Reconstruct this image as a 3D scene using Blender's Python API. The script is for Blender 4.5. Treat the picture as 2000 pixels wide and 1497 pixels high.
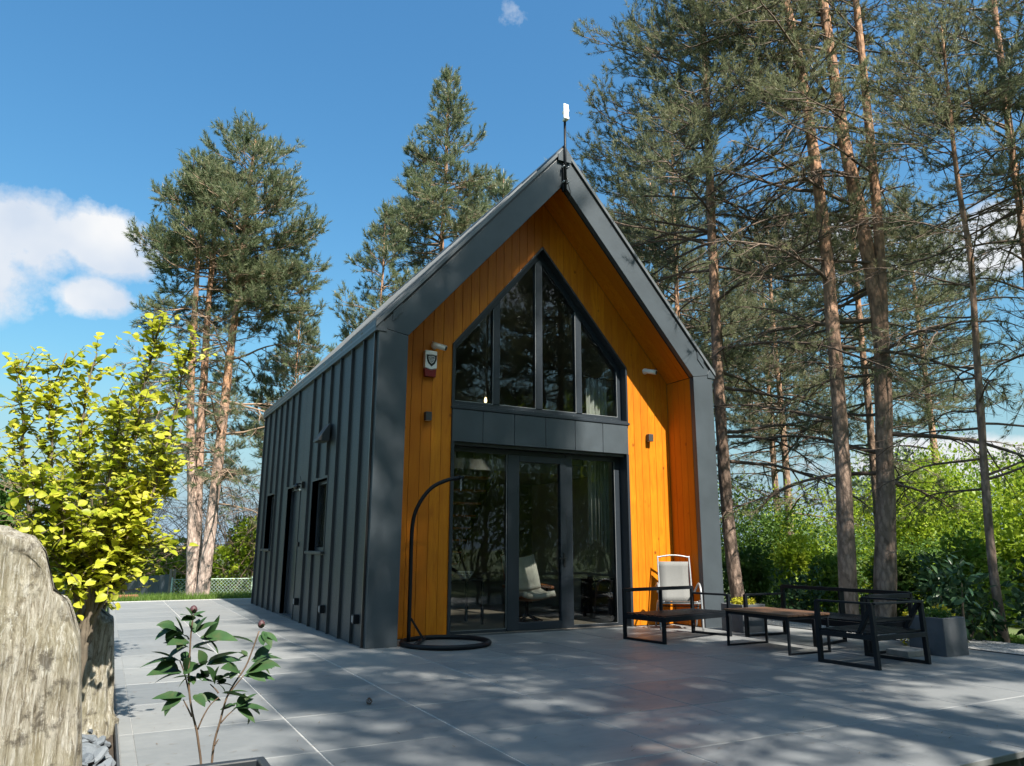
import bpy, math, random
import numpy as np
from mathutils import Vector, Matrix, noise as mnoise
from math import radians as R, sin, cos, pi

for o in list(bpy.data.objects):
    bpy.data.objects.remove(o)
scene = bpy.context.scene
col = scene.collection

# ------------------------------------------------------------------ camera
cam_d = bpy.data.cameras.new('camera')
cam = bpy.data.objects.new('camera', cam_d); col.objects.link(cam)
cam.location = (-3.0885, -9.7207, 1.3)
cam.rotation_euler = (1.7887, -0.0047, -0.494)
cam_d.sensor_width = 36.0
cam_d.lens = 1441.49 / 2000 * 36
cam_d.clip_start = 0.05; cam_d.clip_end = 3000
scene.camera = cam

# ------------------------------------------------------------------ sky, sun, exposure
SUN_TRAVEL = Vector((-0.075, 0.726, -0.885)).normalized()
SUN_EL = math.asin(-SUN_TRAVEL.z)
SUN_AZ = math.atan2(-SUN_TRAVEL.x, -SUN_TRAVEL.y)      # compass angle from +Y towards +X
SKY_STRENGTH = 0.066
world = bpy.data.worlds.new('World'); scene.world = world; world.use_nodes = True
wn = world.node_tree.nodes; wl = world.node_tree.links
wn.clear()
def W(t, **k):
    n = wn.new(t)
    for a, b in k.items(): setattr(n, a, b)
    return n
sky = W('ShaderNodeTexSky', sky_type='NISHITA', sun_disc=False)
sky.sun_elevation = SUN_EL; sky.sun_rotation = SUN_AZ
sky.air_density = 1.5; sky.dust_density = 3.0; sky.ozone_density = 3.0; sky.altitude = 0
bg_sky = W('ShaderNodeBackground'); bg_sky.inputs['Strength'].default_value = SKY_STRENGTH
tint = W('ShaderNodeMix', data_type='RGBA', blend_type='MULTIPLY'); tint.inputs[0].default_value = 1.0; tint.inputs[7].default_value = (0.80, 1.13, 1.19, 1)
hsv = W('ShaderNodeHueSaturation'); hsv.inputs['Saturation'].default_value = 1.25
wl.new(sky.outputs[0], hsv.inputs['Color']); wl.new(hsv.outputs[0], tint.inputs[6]); 
tcs = W('ShaderNodeTexCoord'); sep = W('ShaderNodeSeparateXYZ'); wl.new(tcs.outputs['Generated'], sep.inputs[0])
hz = W('ShaderNodeMapRange', interpolation_type='SMOOTHSTEP'); wl.new(sep.outputs['Z'], hz.inputs[0])
hz.inputs[1].default_value = 0.0; hz.inputs[2].default_value = 0.24; hz.inputs[3].default_value = 0.85; hz.inputs[4].default_value = 0.0
haze_mix = W('ShaderNodeMix', data_type='RGBA'); haze_mix.inputs[7].default_value = (3.0, 4.2, 5.3, 1)      # pale haze all round the horizon
wl.new(hz.outputs[0], haze_mix.inputs[0]); wl.new(tint.outputs[2], haze_mix.inputs[6]); wl.new(haze_mix.outputs[2], bg_sky.inputs['Color'])
bg_cloud = W('ShaderNodeBackground'); bg_cloud.inputs['Strength'].default_value = 0.40
tc = W('ShaderNodeTexCoord')
def cloud_noise(scale, detail, rough):
    n = W('ShaderNodeTexNoise'); n.inputs['Scale'].default_value = scale
    n.inputs['Detail'].default_value = detail; n.inputs['Roughness'].default_value = rough
    wl.new(tc.outputs['Generated'], n.inputs['Vector']); return n
n_big = cloud_noise(9.0, 9.0, 0.62)
n_shade = cloud_noise(7.0, 4.0, 0.5)
def math_node(op, a, b=None, clamp=False):
    m = W('ShaderNodeMath', operation=op); m.use_clamp = clamp
    for i, v in ((0, a), (1, b)):
        if v is None: continue
        if isinstance(v, (int, float)): m.inputs[i].default_value = v
        else: wl.new(v, m.inputs[i])
    return m.outputs[0]
# every cloud is a noisy ellipsoid of directions: (direction, half width, half height)
CLOUDS = [((-0.115, 0.936, 0.330), 0.085, 0.055), ((-0.045, 0.936, 0.342), 0.075, 0.050), ((-0.045, 0.95, 0.283), 0.045, 0.030),
          ((-0.17, 0.93, 0.30), 0.10, 0.06),
          ((0.371, 0.682, 0.630), 0.012, 0.010), ((0.76, 0.54, 0.365), 0.11, 0.030), ((0.83, 0.46, 0.34), 0.12, 0.045),
          ((0.60, 0.78, 0.14), 0.10, 0.03), ((0.85, 0.52, 0.10), 0.16, 0.03),
          ((-0.75, -0.35, 0.55), 0.22, 0.10), ((0.55, -0.75, 0.35), 0.25, 0.08), ((-0.2, -0.9, 0.25), 0.3, 0.07),
          ((-0.9, 0.3, 0.25), 0.25, 0.07), ((0.95, -0.2, 0.3), 0.25, 0.08)]
total = None
for d, hw, hh in CLOUDS:
    amp = .34 if hw < .03 else 1.0
    if hw < .03: hw, hh = .03, .022
    d = Vector(d).normalized()
    right = d.cross(Vector((0, 0, 1))).normalized(); up = right.cross(d).normalized()
    def dot(v):
        n = W('ShaderNodeVectorMath', operation='DOT_PRODUCT')
        wl.new(tc.outputs['Generated'], n.inputs[0]); n.inputs[1].default_value = v
        return n.outputs['Value']
    u = math_node('MULTIPLY', dot(right), 1 / hw); v = math_node('MULTIPLY', dot(up), 1 / hh)
    v = math_node('ADD', v, -d.dot(up) / hh)
    r2 = math_node('ADD', math_node('MULTIPLY', u, u), math_node('MULTIPLY', v, v))
    front = math_node('GREATER_THAN', dot(d), 0.2)
    val = math_node('MULTIPLY', math_node('SUBTRACT', 1.35, math_node('SQRT', r2)), front, True)
    val = math_node('MULTIPLY', val, amp)
    total = val if total is None else math_node('MAXIMUM', total, val)
nz = math_node('MULTIPLY', math_node('SUBTRACT', n_big.outputs['Fac'], 0.5), 2.1)
dens = math_node('MULTIPLY', math_node('SUBTRACT', math_node('ADD', total, nz), 0.30), 2.6, True)
dens = math_node('MULTIPLY', dens, math_node('GREATER_THAN', total, 0.005))
soft = math_node('MULTIPLY', math_node('MULTIPLY', total, 4.0, True), dens)
ramp = W('ShaderNodeValToRGB'); wl.new(n_shade.outputs['Fac'], ramp.inputs[0])
ramp.color_ramp.elements[0].position = 0.35; ramp.color_ramp.elements[0].color = (0.70, 0.78, 0.90, 1)
ramp.color_ramp.elements[1].position = 0.62; ramp.color_ramp.elements[1].color = (1, 1, 1, 1)
wl.new(ramp.outputs[0], bg_cloud.inputs['Color'])
mixw = W('ShaderNodeMixShader'); wout = W('ShaderNodeOutputWorld')
wl.new(math_node('MULTIPLY', soft, 0.95), mixw.inputs[0]); wl.new(bg_sky.outputs[0], mixw.inputs[1]); wl.new(bg_cloud.outputs[0], mixw.inputs[2])
wl.new(mixw.outputs[0], wout.inputs['Surface'])

sun_d = bpy.data.lights.new('sun', 'SUN'); sun_d.energy = 5.0; sun_d.angle = R(0.75); sun_d.color = (1.0, 0.93, 0.82)
sun = bpy.data.objects.new('sun', sun_d); col.objects.link(sun)
sun.rotation_euler = SUN_TRAVEL.to_track_quat('-Z', 'Y').to_euler()
sun.location = (0, -20, 30)

vs = scene.view_settings
vs.view_transform = 'Standard'; vs.look = 'None'; vs.gamma = 1.0; vs.use_curve_mapping = False
vs.exposure = 1.3
scene.cycles.max_bounces = 7; scene.cycles.diffuse_bounces = 3; scene.cycles.glossy_bounces = 3
scene.cycles.transmission_bounces = 4; scene.cycles.transparent_max_bounces = 12
scene.cycles.use_denoising = True
scene.cycles.caustics_reflective = False; scene.cycles.caustics_refractive = False

# ------------------------------------------------------------------ helpers: objects
def tag(o, label=None, cat=None, group=None, kind=None):
    for k, v in (('label', label), ('category', cat), ('group', group), ('kind', kind)):
        if v: o[k] = v
    return o
def thing(name, label, cat, loc=(0, 0, 0), group=None):
    o = bpy.data.objects.new(name, None); col.objects.link(o)
    o.location = loc; o.empty_display_size = 0.2
    return tag(o, label, cat, group)
def link(name, me, mat=None, parent=None):
    o = bpy.data.objects.new(name, me); col.objects.link(o)
    if mat is not None and not me.materials: me.materials.append(mat)
    if parent is not None:
        o.parent = parent
        l = parent.location if parent.parent is None else Vector((0, 0, 0))
        if parent.parent is None: o.matrix_parent_inverse = Matrix.Translation(-Vector(l))
    return o
def copy_tree(o, parent=None):
    c = o.copy(); col.objects.link(c)
    if parent is not None:
        c.parent = parent; c.matrix_parent_inverse = o.matrix_parent_inverse.copy()
    for ch in [k for k in o.children]: copy_tree(ch, c)
    return c

class MB:
    def __init__(s): s.v = []; s.f = []
    def add(s, vs_, fs):
        k = len(s.v); s.v += [tuple(p) for p in vs_]; s.f += [tuple(i + k for i in f) for f in fs]; return s
    def box(s, x0, x1, y0, y1, z0, z1):
        return s.add([(x0,y0,z0),(x1,y0,z0),(x1,y1,z0),(x0,y1,z0),(x0,y0,z1),(x1,y0,z1),(x1,y1,z1),(x0,y1,z1)],
                     [(3,2,1,0),(4,5,6,7),(0,1,5,4),(1,2,6,5),(2,3,7,6),(3,0,4,7)])
    def bar(s, p, q, w, h, up=(0, 0, 1)):
        p, q = Vector(p), Vector(q); d = (q - p).normalized(); up = Vector(up)
        if abs(d.dot(up)) > .98: up = Vector((0, 1, 0))
        a = d.cross(up).normalized() * w / 2; b = a.cross(d).normalized() * h / 2
        P = [p - a - b, p + a - b, p + a + b, p - a + b, q - a - b, q + a - b, q + a + b, q - a + b]
        return s.add(P, [(0,1,2,3),(7,6,5,4),(4,5,1,0),(5,6,2,1),(6,7,3,2),(7,4,0,3)])
    def prism(s, poly, vec):
        n = len(poly); vec = Vector(vec)
        P = [Vector(p) for p in poly]; Q = [p + vec for p in P]
        nrm = Vector((0, 0, 0))
        for i in range(n): nrm += P[i].cross(P[(i + 1) % n])
        flip = nrm.dot(vec) > 0
        f = [tuple(reversed(range(n))), tuple(range(n, 2 * n))] + [(i, (i + 1) % n, n + (i + 1) % n, n + i) for i in range(n)]
        if not flip: f = [tuple(reversed(x)) for x in f]
        return s.add(P + Q, f)
    def xz(s, poly, y0, y1): return s.prism([(x, y0, z) for x, z in poly], (0, y1 - y0, 0))
    def yz(s, poly, x0, x1): return s.prism([(x0, y, z) for y, z in poly], (x1 - x0, 0, 0))
    def tube(s, pts, rad, n=8, cap=True, closed=False):
        pts = [Vector(p) for p in pts]; m = len(pts)
        if not hasattr(rad, '__len__'): rad = [rad] * m
        base = len(s.v); prev = None
        for i, p in enumerate(pts):
            if closed: d = pts[(i + 1) % m] - pts[i - 1]
            else: d = pts[min(i + 1, m - 1)] - pts[max(i - 1, 0)]
            d.normalize()
            if prev is None:
                ref = Vector((0, 0, 1)) if abs(d.z) < .9 else Vector((1, 0, 0))
                a = d.cross(ref).normalized()
            else:
                a = (prev - d * prev.dot(d)).normalized()
            prev = a; b = d.cross(a)
            for k in range(n):
                t = 2 * pi * k / n
                s.v.append(tuple(p + (a * cos(t) + b * sin(t)) * rad[i]))
        for i in range(m if closed else m - 1):
            j = (i + 1) % m
            for k in range(n):
                k2 = (k + 1) % n
                s.f.append((base + i * n + k, base + i * n + k2, base + j * n + k2, base + j * n + k))
        if cap and not closed:
            s.f.append(tuple(base + k for k in reversed(range(n))))
            s.f.append(tuple(base + (m - 1) * n + k for k in range(n)))
        return s
    def lathe(s, prof, c=(0, 0, 0), n=16):
        base = len(s.v)
        for r, z in prof:
            for k in range(n):
                t = 2 * pi * k / n; s.v.append((c[0] + r * cos(t), c[1] + r * sin(t), c[2] + z))
        for i in range(len(prof) - 1):
            for k in range(n):
                k2 = (k + 1) % n
                s.f.append((base + i*n + k, base + i*n + k2, base + (i+1)*n + k2, base + (i+1)*n + k))
        return s
    def mesh(s, name, smooth=False):
        me = bpy.data.meshes.new(name); me.from_pydata(s.v, [], s.f); me.update()
        if smooth: me.polygons.foreach_set('use_smooth', [True] * len(me.polygons))
        return me
    def build(s, name, mat, parent=None, smooth=False, bevel=0.0):
        o = link(name, s.mesh(name, smooth), mat, parent)
        if bevel:
            b = o.modifiers.new('bevel', 'BEVEL'); b.width = bevel; b.segments = 2; b.limit_method = 'ANGLE'
            b.harden_normals = False
        return o
def B(): return MB()
def np_mesh(name, V, F, smooth=False):
    """V (n,3) float, F (m,k) int with k fixed"""
    V = np.asarray(V, np.float32); F = np.asarray(F, np.int32); k = F.shape[1]
    me = bpy.data.meshes.new(name)
    me.vertices.add(len(V)); me.vertices.foreach_set('co', V.ravel())
    me.loops.add(F.size); me.loops.foreach_set('vertex_index', F.ravel())
    me.polygons.add(len(F)); me.polygons.foreach_set('loop_start', np.arange(0, F.size, k, dtype=np.int32))
    me.polygons.foreach_set('loop_total', np.full(len(F), k, np.int32))
    if smooth: me.polygons.foreach_set('use_smooth', np.ones(len(F), bool))
    me.update(calc_edges=True); return me

# ------------------------------------------------------------------ helpers: materials
class Mat:
    def __init__(s, name):
        s.m = bpy.data.materials.new(name); s.m.use_nodes = True
        s.t = s.m.node_tree; s.n = s.t.nodes; s.l = s.t.links
        s.p = s.n['Principled BSDF']; s.out = s.n['Material Output']
    def node(s, t, **k):
        n = s.n.new(t)
        for a, b in k.items():
            if a in n.inputs.keys(): n.inputs[a].default_value = b
            else: setattr(n, a, b)
        return n
    def set(s, **k):
        for a, b in k.items():
            a = a.replace('_', ' ')
            i = s.p.inputs[a]
            if hasattr(b, 'is_output'): s.l.new(b, i)
            else: i.default_value = (*b, 1) if isinstance(b, tuple) and len(b) == 3 else b
        return s
    def coord(s, which='Object', scale=(1, 1, 1), rot=(0, 0, 0)):
        c = s.node('ShaderNodeTexCoord'); mp = s.node('ShaderNodeMapping')
        mp.inputs['Scale'].default_value = scale; mp.inputs['Rotation'].default_value = rot
        s.l.new(c.outputs[which], mp.inputs['Vector']); return mp.outputs[0]
    def world_pos(s, scale=(1, 1, 1)):
        g = s.node('ShaderNodeNewGeometry'); mp = s.node('ShaderNodeMapping'); mp.inputs['Scale'].default_value = scale
        s.l.new(g.outputs['Position'], mp.inputs['Vector']); return mp.outputs[0]
    def noise(s, vec, scale, detail=4, rough=.55, dist=0.0):
        n = s.node('ShaderNodeTexNoise', Scale=scale, Detail=detail, Roughness=rough, Distortion=dist); s.l.new(vec, n.inputs['Vector']); return n.outputs['Fac']
    def voro(s, vec, scale, feature='F1', out='Distance'):
        n = s.node('ShaderNodeTexVoronoi', feature=feature); n.inputs['Scale'].default_value = scale; s.l.new(vec, n.inputs['Vector']); return n.outputs[out]
    def ramp(s, fac, stops):
        r = s.node('ShaderNodeValToRGB'); s.l.new(fac, r.inputs[0]); e = r.color_ramp.elements
        while len(e) < len(stops): e.new(0.5)
        for x, (pos, c) in zip(e, stops):
            x.position = pos; x.color = (*c, 1) if hasattr(c, '__len__') else (c, c, c, 1)
        return r.outputs[0]
    def mix(s, fac, a, b, mode='MIX'):
        n = s.node('ShaderNodeMix', data_type='RGBA', blend_type=mode)
        for i, v in ((0, fac), (6, a), (7, b)):
            if hasattr(v, 'is_output'): s.l.new(v, n.inputs[i])
            elif i == 0: n.inputs[0].default_value = v
            else: n.inputs[i].default_value = (*v, 1)
        return n.outputs[2]
    def math(s, op, a, b=None, clamp=False):
        m = s.node('ShaderNodeMath', operation=op); m.use_clamp = clamp
        for i, v in ((0, a), (1, b)):
            if v is None: continue
            if hasattr(v, 'is_output'): s.l.new(v, m.inputs[i])
            else: m.inputs[i].default_value = v
        return m.outputs[0]
    def rand(s): return s.node('ShaderNodeObjectInfo').outputs['Random']
    def bump(s, h, strength=.3, dist=.01):
        b = s.node('ShaderNodeBump', Strength=strength, Distance=dist); s.l.new(h, b.inputs['Height'])
        s.l.new(b.outputs[0], s.p.inputs['Normal']); return s

def metal_mat(name, c, rough=.42, var=.12, spec=.5):
    m = Mat(name); v = m.world_pos()
    f = m.noise(v, 1.7, 3); g = m.noise(v, 40, 2)
    c2 = tuple(x * (1 + var * 2) for x in c); c1 = tuple(x * (1 - var) for x in c)
    m.set(Base_Color=m.ramp(f, [(.3, c1), (.7, c2)]), Roughness=m.ramp(g, [(.3, rough - .05), (.7, rough + .08)]), Specular_IOR_Level=spec)
    dirt = m.noise(v, 2.6, 3, .5)
    return m.bump(dirt, .16, .03).m
def simple_mat(name, c, rough=.5, var=.1, scale=6.0, metallic=0.0, bump=0.0):
    m = Mat(name); v = m.coord('Object'); f = m.noise(v, scale, 4)
    m.set(Base_Color=m.ramp(f, [(.3, tuple(x * (1 - var) for x in c)), (.7, tuple(min(1, x * (1 + var)) for x in c))]), Roughness=rough, Metallic=metallic)
    if bump: m.bump(m.noise(v, scale * 6, 5), bump, .005)
    return m.m
def leaf_mat(name, c1, c2, c3=None, trans=.35, rough=.5, scale=.8, hue_noise=7.0):
    m = Mat(name); v = m.world_pos()
    f = m.noise(v, scale, 3); g = m.noise(v, hue_noise, 2)
    base = m.ramp(f, [(.32, c1), (.68, c2)])
    if c3: base = m.mix(m.ramp(g, [(.5, 0.0), (.7, 1.0)]), base, c3)
    rv = m.rand(); base = m.mix(m.math('MULTIPLY', rv, .35), base, c1)
    m.set(Base_Color=base, Roughness=rough, Specular_IOR_Level=.25)
    tr = m.node('ShaderNodeBsdfTranslucent'); m.l.new(base, tr.inputs['Color'])
    mx = m.node('ShaderNodeMixShader'); mx.inputs[0].default_value = trans
    m.l.new(m.p.outputs[0], mx.inputs[1]); m.l.new(tr.outputs[0], mx.inputs[2]); m.l.new(mx.outputs[0], m.out.inputs['Surface'])
    return m.m

# ------------------------------------------------------------------ materials
M = {}
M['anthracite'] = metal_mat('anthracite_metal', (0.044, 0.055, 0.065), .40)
M['panel'] = metal_mat('anthracite_metal_shaded', (0.018, 0.022, 0.026), .5)  # same metal as the fascia; the side wall's shade is put into its colour
M['frame'] = metal_mat('window_frame', (0.020, 0.026, 0.034), .34, .05)
M['blackmetal'] = metal_mat('black_metal', (0.006, 0.008, 0.011), .48, .08, .22)
M['roof'] = metal_mat('roof_metal', (0.10, 0.11, 0.12), .35)
def wood_mat(name, scale, rot=(0, 0, 0)):
    m = Mat(name); v = m.coord('Object', scale, rot); rv = m.rand()
    off = m.node('ShaderNodeVectorMath', operation='ADD'); cmb = m.node('ShaderNodeCombineXYZ')
    m.l.new(m.math('MULTIPLY', rv, 37.0), cmb.inputs[2]); m.l.new(m.math('MULTIPLY', rv, 11.0), cmb.inputs[0])
    m.l.new(v, off.inputs[0]); m.l.new(cmb.outputs[0], off.inputs[1]); v = off.outputs[0]
    grain = m.noise(v, 3.2, 7, .65, 1.2)
    col_ = m.ramp(grain, [(.22, (.36, .092, .003)), (.45, (.56, .176, .006)), (.75, (.70, .26, .010))])
    blotch = m.noise(m.coord('Object', (1, 1, 1)), 1.3, 3)
    col_ = m.mix(m.ramp(blotch, [(.35, .35), (.65, 0.0)]), col_, (.33, .092, .004))
    kn = m.voro(m.coord('Object', (1, 1, .8)), 3.1)
    col_ = m.mix(m.ramp(kn, [(.04, .9), (.10, 0.0)]), col_, (.15, .034, .003))
    col_ = m.mix(m.math('MULTIPLY', rv, .75), col_, (.43, .118, .004))
    m.set(Base_Color=col_, Roughness=.48, Specular_IOR_Level=.28)
    m.bump(grain, .10, .004)
    return m.m
M['wood'] = wood_mat('stained_wood', (5.5, 5.5, .55))
M['wood_rakeR'] = wood_mat('stained_wood_soffit', (5.5, 5.5, .55), (0, R(-41.3), 0))
M['wood_rakeL'] = wood_mat('stained_wood_soffit_b', (5.5, 5.5, .55), (0, R(41.3), 0))
m = Mat('slab_stone'); v = m.world_pos(); rv = m.rand()
n1 = m.noise(v, .9, 5, .6); n2 = m.noise(v, 11, 5, .7); n3 = m.noise(m.world_pos((.35, 1.4, 1)), 2.6, 6, .7, 1.2)
c = m.ramp(n1, [(.3, (.135, .145, .152)), (.7, (.225, .232, .234))])
c = m.mix(m.ramp(n3, [(.45, 0.0), (.75, .45)]), c, (.26, .268, .268))
c = m.mix(m.ramp(n2, [(.4, .25), (.65, 0.0)]), c, (.075, .085, .095))
c = m.mix(m.math('MULTIPLY', rv, .75), c, (.115, .127, .138))
rv2 = m.math('FRACT', m.math('MULTIPLY', rv, 7.31)); c = m.mix(m.math('MULTIPLY', rv2, .45), c, (.26, .26, .252))
sp = m.voro(v, 5.2)
c = m.mix(m.ramp(sp, [(.012, .6), (.03, 0.0)]), c, (.045, .040, .033))
m.set(Base_Color=c, Roughness=m.ramp(n3, [(.3, .40), (.7, .62)]), Specular_IOR_Level=.45); m.bump(n2, .12, .004); M['slab'] = m.m
M['joint'] = simple_mat('joint_sand', (.36, .355, .34), .95, .25, 30)
M['kerb'] = simple_mat('edging_steel', (.045, .05, .055), .55)
# glass: clear pane with mirror-like reflection by angle
m = Mat('pane_glass'); m.n.remove(m.p)
tr = m.node('ShaderNodeBsdfTransparent'); tr.inputs[0].default_value = (.88, .90, .89, 1)
gl = m.node('ShaderNodeBsdfGlossy'); gl.inputs['Roughness'].default_value = 0.012; gl.inputs['Color'].default_value = (.92, .95, 1, 1)
fr = m.node('ShaderNodeFresnel'); fr.inputs['IOR'].default_value = 1.45
fa = m.math('ADD', m.math('MULTIPLY', fr.outputs[0], .58), .012, True)
nz_ = m.noise(m.world_pos(), 1.1, 2); bp = m.node('ShaderNodeBump', Strength=.035, Distance=.06); m.l.new(nz_, bp.inputs['Height']); m.l.new(bp.outputs[0], gl.inputs['Normal'])
mx = m.node('ShaderNodeMixShader'); m.l.new(fa, mx.inputs[0]); m.l.new(tr.outputs[0], mx.inputs[1]); m.l.new(gl.outputs[0], mx.inputs[2]); m.l.new(mx.outputs[0], m.out.inputs['Surface'])
M['glass'] = m.m
M['white'] = simple_mat('white_plastic', (.78, .78, .76), .35, .03)
M['red'] = simple_mat('red_plastic', (.17, .008, .010), .3)
M['black'] = simple_mat('black_plastic', (.012, .012, .013), .35)
M['plaster'] = simple_mat('interior_plaster', (.55, .53, .48), .9, .06, 2)
M['plasterdark'] = simple_mat('interior_grey', (.20, .195, .18), .9, .1, 2)
M['floorwood'] = simple_mat('interior_floor', (.26, .22, .18), .35, .2, 3)
M['fabric'] = simple_mat('pale_fabric', (.55, .53, .48), .9, .06, 60, bump=.2)
M['curtain'] = simple_mat('curtain_cloth', (.46, .47, .44), .9, .08, 20)
M['teakshell'] = simple_mat('bent_wood', (.30, .10, .03), .35, .25, 5)
M['aluminium'] = simple_mat('grey_aluminium', (.34, .36, .38), .42, .05, 6, .5)
M['sling'] = simple_mat('sling_mesh', (.155, .158, .155), .8, .10, 90, bump=.25)
M['lampmetal'] = metal_mat('lamp_metal', (.035, .034, .034), .5)
M['soil'] = simple_mat('soil', (.035, .026, .018), .95, .4, 14, bump=.8)
M['planter'] = simple_mat('fibre_concrete', (.085, .092, .102), .75, .18, 5, bump=.15)
m = Mat('teak_slats'); v = m.coord('Object', (7, .6, 7)); g = m.noise(v, 4, 6, .65, 1); rv = m.rand()
c = m.ramp(g, [(.25, (.06, .028, .014)), (.7, (.15, .078, .042))]); c = m.mix(m.math('MULTIPLY', rv, .5), c, (.10, .055, .035))
m.set(Base_Color=c, Roughness=.5); M['teak'] = m.m
# rock with steep layered bedding
m = Mat('layered_rock'); v = m.coord('Object', (9, 9, 1.0)); v1 = m.coord('Object', (1, 1, 1))
g = m.noise(v, 4.2, 10, .80, .35); g2 = m.noise(v1, 3.2, 5); g3 = m.noise(m.coord('Object', (34, 34, 2.6)), 2.0, 6, .75)
c = m.ramp(g, [(.36, (.10, .082, .058)), (.46, (.36, .32, .245)), (.60, (.68, .64, .55))])  # bedding streaks; the dark stop paints groove shade into the colour
c = m.mix(m.ramp(g2, [(.42, 0.0), (.7, .7)]), c, (.34, .31, .20))
c = m.mix(m.ramp(g3, [(.52, 0.0), (.60, .8)]), c, (.76, .74, .67))
c = m.mix(m.ramp(m.noise(v1, 9, 5, .7), [(.34, .8), (.44, 0.0)]), c, (.11, .095, .075))
m.set(Base_Color=c, Roughness=.9, Specular_IOR_Level=.2); m.bump(m.math('ADD', g, m.math('MULTIPLY', g3, .5)), 1.0, .05); M['rock'] = m.m
m = Mat('slate_chip'); v = m.coord('Object'); g = m.noise(v, 14, 6, .65); rv = m.rand()
c = m.ramp(g, [(.3, (.055, .068, .082)), (.7, (.14, .16, .185))]); c = m.mix(m.math('MULTIPLY', rv, .6), c, (.17, .19, .21))
m.set(Base_Color=c, Roughness=.75); m.bump(g, .5, .006); M['chip'] = m.m
def bark_mat(name, low, high, z0, z1):
    m = Mat(name); v = m.world_pos((1, 1, .38)); p1 = m.voro(v, 15); g = m.noise(m.world_pos((1, 1, .5)), 9, 6, .65)
    sx = m.node('ShaderNodeSeparateXYZ'); gm = m.node('ShaderNodeNewGeometry'); m.l.new(gm.outputs['Position'], sx.inputs[0])
    h = m.math('ADD', sx.outputs['Z'], m.math('MULTIPLY', m.math('SUBTRACT', m.noise(m.world_pos(), 1.2, 3), .5), 3.0))
    f = m.math('DIVIDE', m.math('SUBTRACT', h, z0), z1 - z0, True)
    base = m.mix(f, low, high)
    dark = tuple(x * .30 for x in low)
    base = m.mix(m.ramp(g, [(.36, .8), (.50, 0.0)]), base, dark)
    base = m.mix(m.ramp(p1, [(.34, 0.0), (.60, .5)]), base, dark)
    m.set(Base_Color=base, Roughness=.92, Specular_IOR_Level=.15)
    return m.bump(m.math('SUBTRACT', g, p1), .8, .03).m
M['bark'] = bark_mat('pine_bark', (.34, .25, .20), (.50, .285, .175), 2.0, 8.0)
M['barkL'] = bark_mat('pine_bark_pale', (.46, .36, .31), (.46, .25, .14), 1.5, 6.5)
M['twig'] = simple_mat('pine_twig', (.125, .09, .068), .9, .35, 3)
M['twigpale'] = simple_mat('dead_twig', (.24, .165, .115), .9, .3, 3)
M['stem'] = simple_mat('shrub_stem', (.105, .085, .062), .85, .35, 9)
M['needle'] = leaf_mat('pine_needles', (.142, .165, .090), (.225, .238, .128), (.29, .275, .16), .48, .42, .55, 3.0)
M['needleL'] = leaf_mat('pine_needles_greener', (.125, .168, .092), (.21, .24, .125), (.27, .265, .15), .48, .42, .5, 3.0)  # slightly greener needles for the trio and the pines behind the house
M['candle'] = simple_mat('pine_candle', (.36, .34, .25), .7, .1)
M['golden'] = leaf_mat('golden_leaf', (.22, .29, .018), (.52, .52, .042), (.70, .63, .11), .48, .40, 2.2, 16.0)
M['golden2'] = leaf_mat('golden_leaf_pale', (.24, .28, .03), (.38, .40, .06), (.44, .42, .09), .4, .45, 2.2, 16.0)
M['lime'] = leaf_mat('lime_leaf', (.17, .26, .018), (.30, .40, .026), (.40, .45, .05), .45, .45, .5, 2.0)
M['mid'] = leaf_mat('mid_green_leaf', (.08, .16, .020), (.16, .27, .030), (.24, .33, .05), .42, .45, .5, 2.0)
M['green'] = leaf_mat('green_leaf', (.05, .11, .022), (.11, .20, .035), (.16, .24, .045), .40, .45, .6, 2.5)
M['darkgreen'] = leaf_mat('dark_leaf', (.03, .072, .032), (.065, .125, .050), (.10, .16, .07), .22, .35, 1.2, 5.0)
M['willow'] = leaf_mat('grey_leaf', (.11, .15, .10), (.20, .26, .15), None, .4, .5, .5)
M['peony'] = leaf_mat('peony_leaf', (.024, .060, .022), (.048, .105, .036), (.065, .085, .035), .22, .5, 9, 30)
M['peonystem'] = simple_mat('peony_stem', (.095, .062, .040), .6, .25, 12)
M['bud'] = simple_mat('peony_bud', (.055, .020, .024), .6, .35, 40)
M['yellowplant'] = leaf_mat('yellow_leaf', (.30, .30, .02), (.55, .48, .03), None, .35, .5, 6)
m = Mat('lawn'); v = m.world_pos(); c = m.ramp(m.noise(v, .35, 5), [(.3, (.045, .075, .02)), (.7, (.10, .14, .035))])
c = m.mix(m.ramp(m.noise(v, 2.2, 4), [(.45, 0.0), (.7, .6)]), c, (.10, .085, .05)); m.set(Base_Color=c, Roughness=.95); m.bump(m.noise(v, 30, 4), .8, .05); M['lawn'] = m.m
M['grass'] = leaf_mat('grass_blade', (.07, .14, .02), (.14, .23, .04), (.2, .24, .07), .4, .5, 1.5)
m = Mat('gravel'); v = m.world_pos(); g = m.voro(v, 38, 'F1', 'Color'); d = m.voro(v, 38)
bw = m.node('ShaderNodeRGBToBW'); m.l.new(g, bw.inputs[0]); m.set(Base_Color=m.ramp(bw.outputs[0], [(.1, (.12, .125, .13)), (.9, (.42, .42, .41))]), Roughness=.9); m.bump(d, 1.0, -.02); M['gravel'] = m.m
M['chain'] = simple_mat('chain_link_wire', (.38, .50, .40), .5, .1, 3, .2)
M['fencepanel'] = metal_mat('fence_panel', (.07, .085, .10), .5)
M['postgrey'] = simple_mat('weathered_post', (.22, .19, .16), .9, .3, 6)
M['rustwood'] = simple_mat('reddish_board', (.26, .10, .05), .7, .25, 6)
M['conc'] = simple_mat('concrete_block', (.20, .20, .195), .85, .2, 9, bump=.3)
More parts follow.
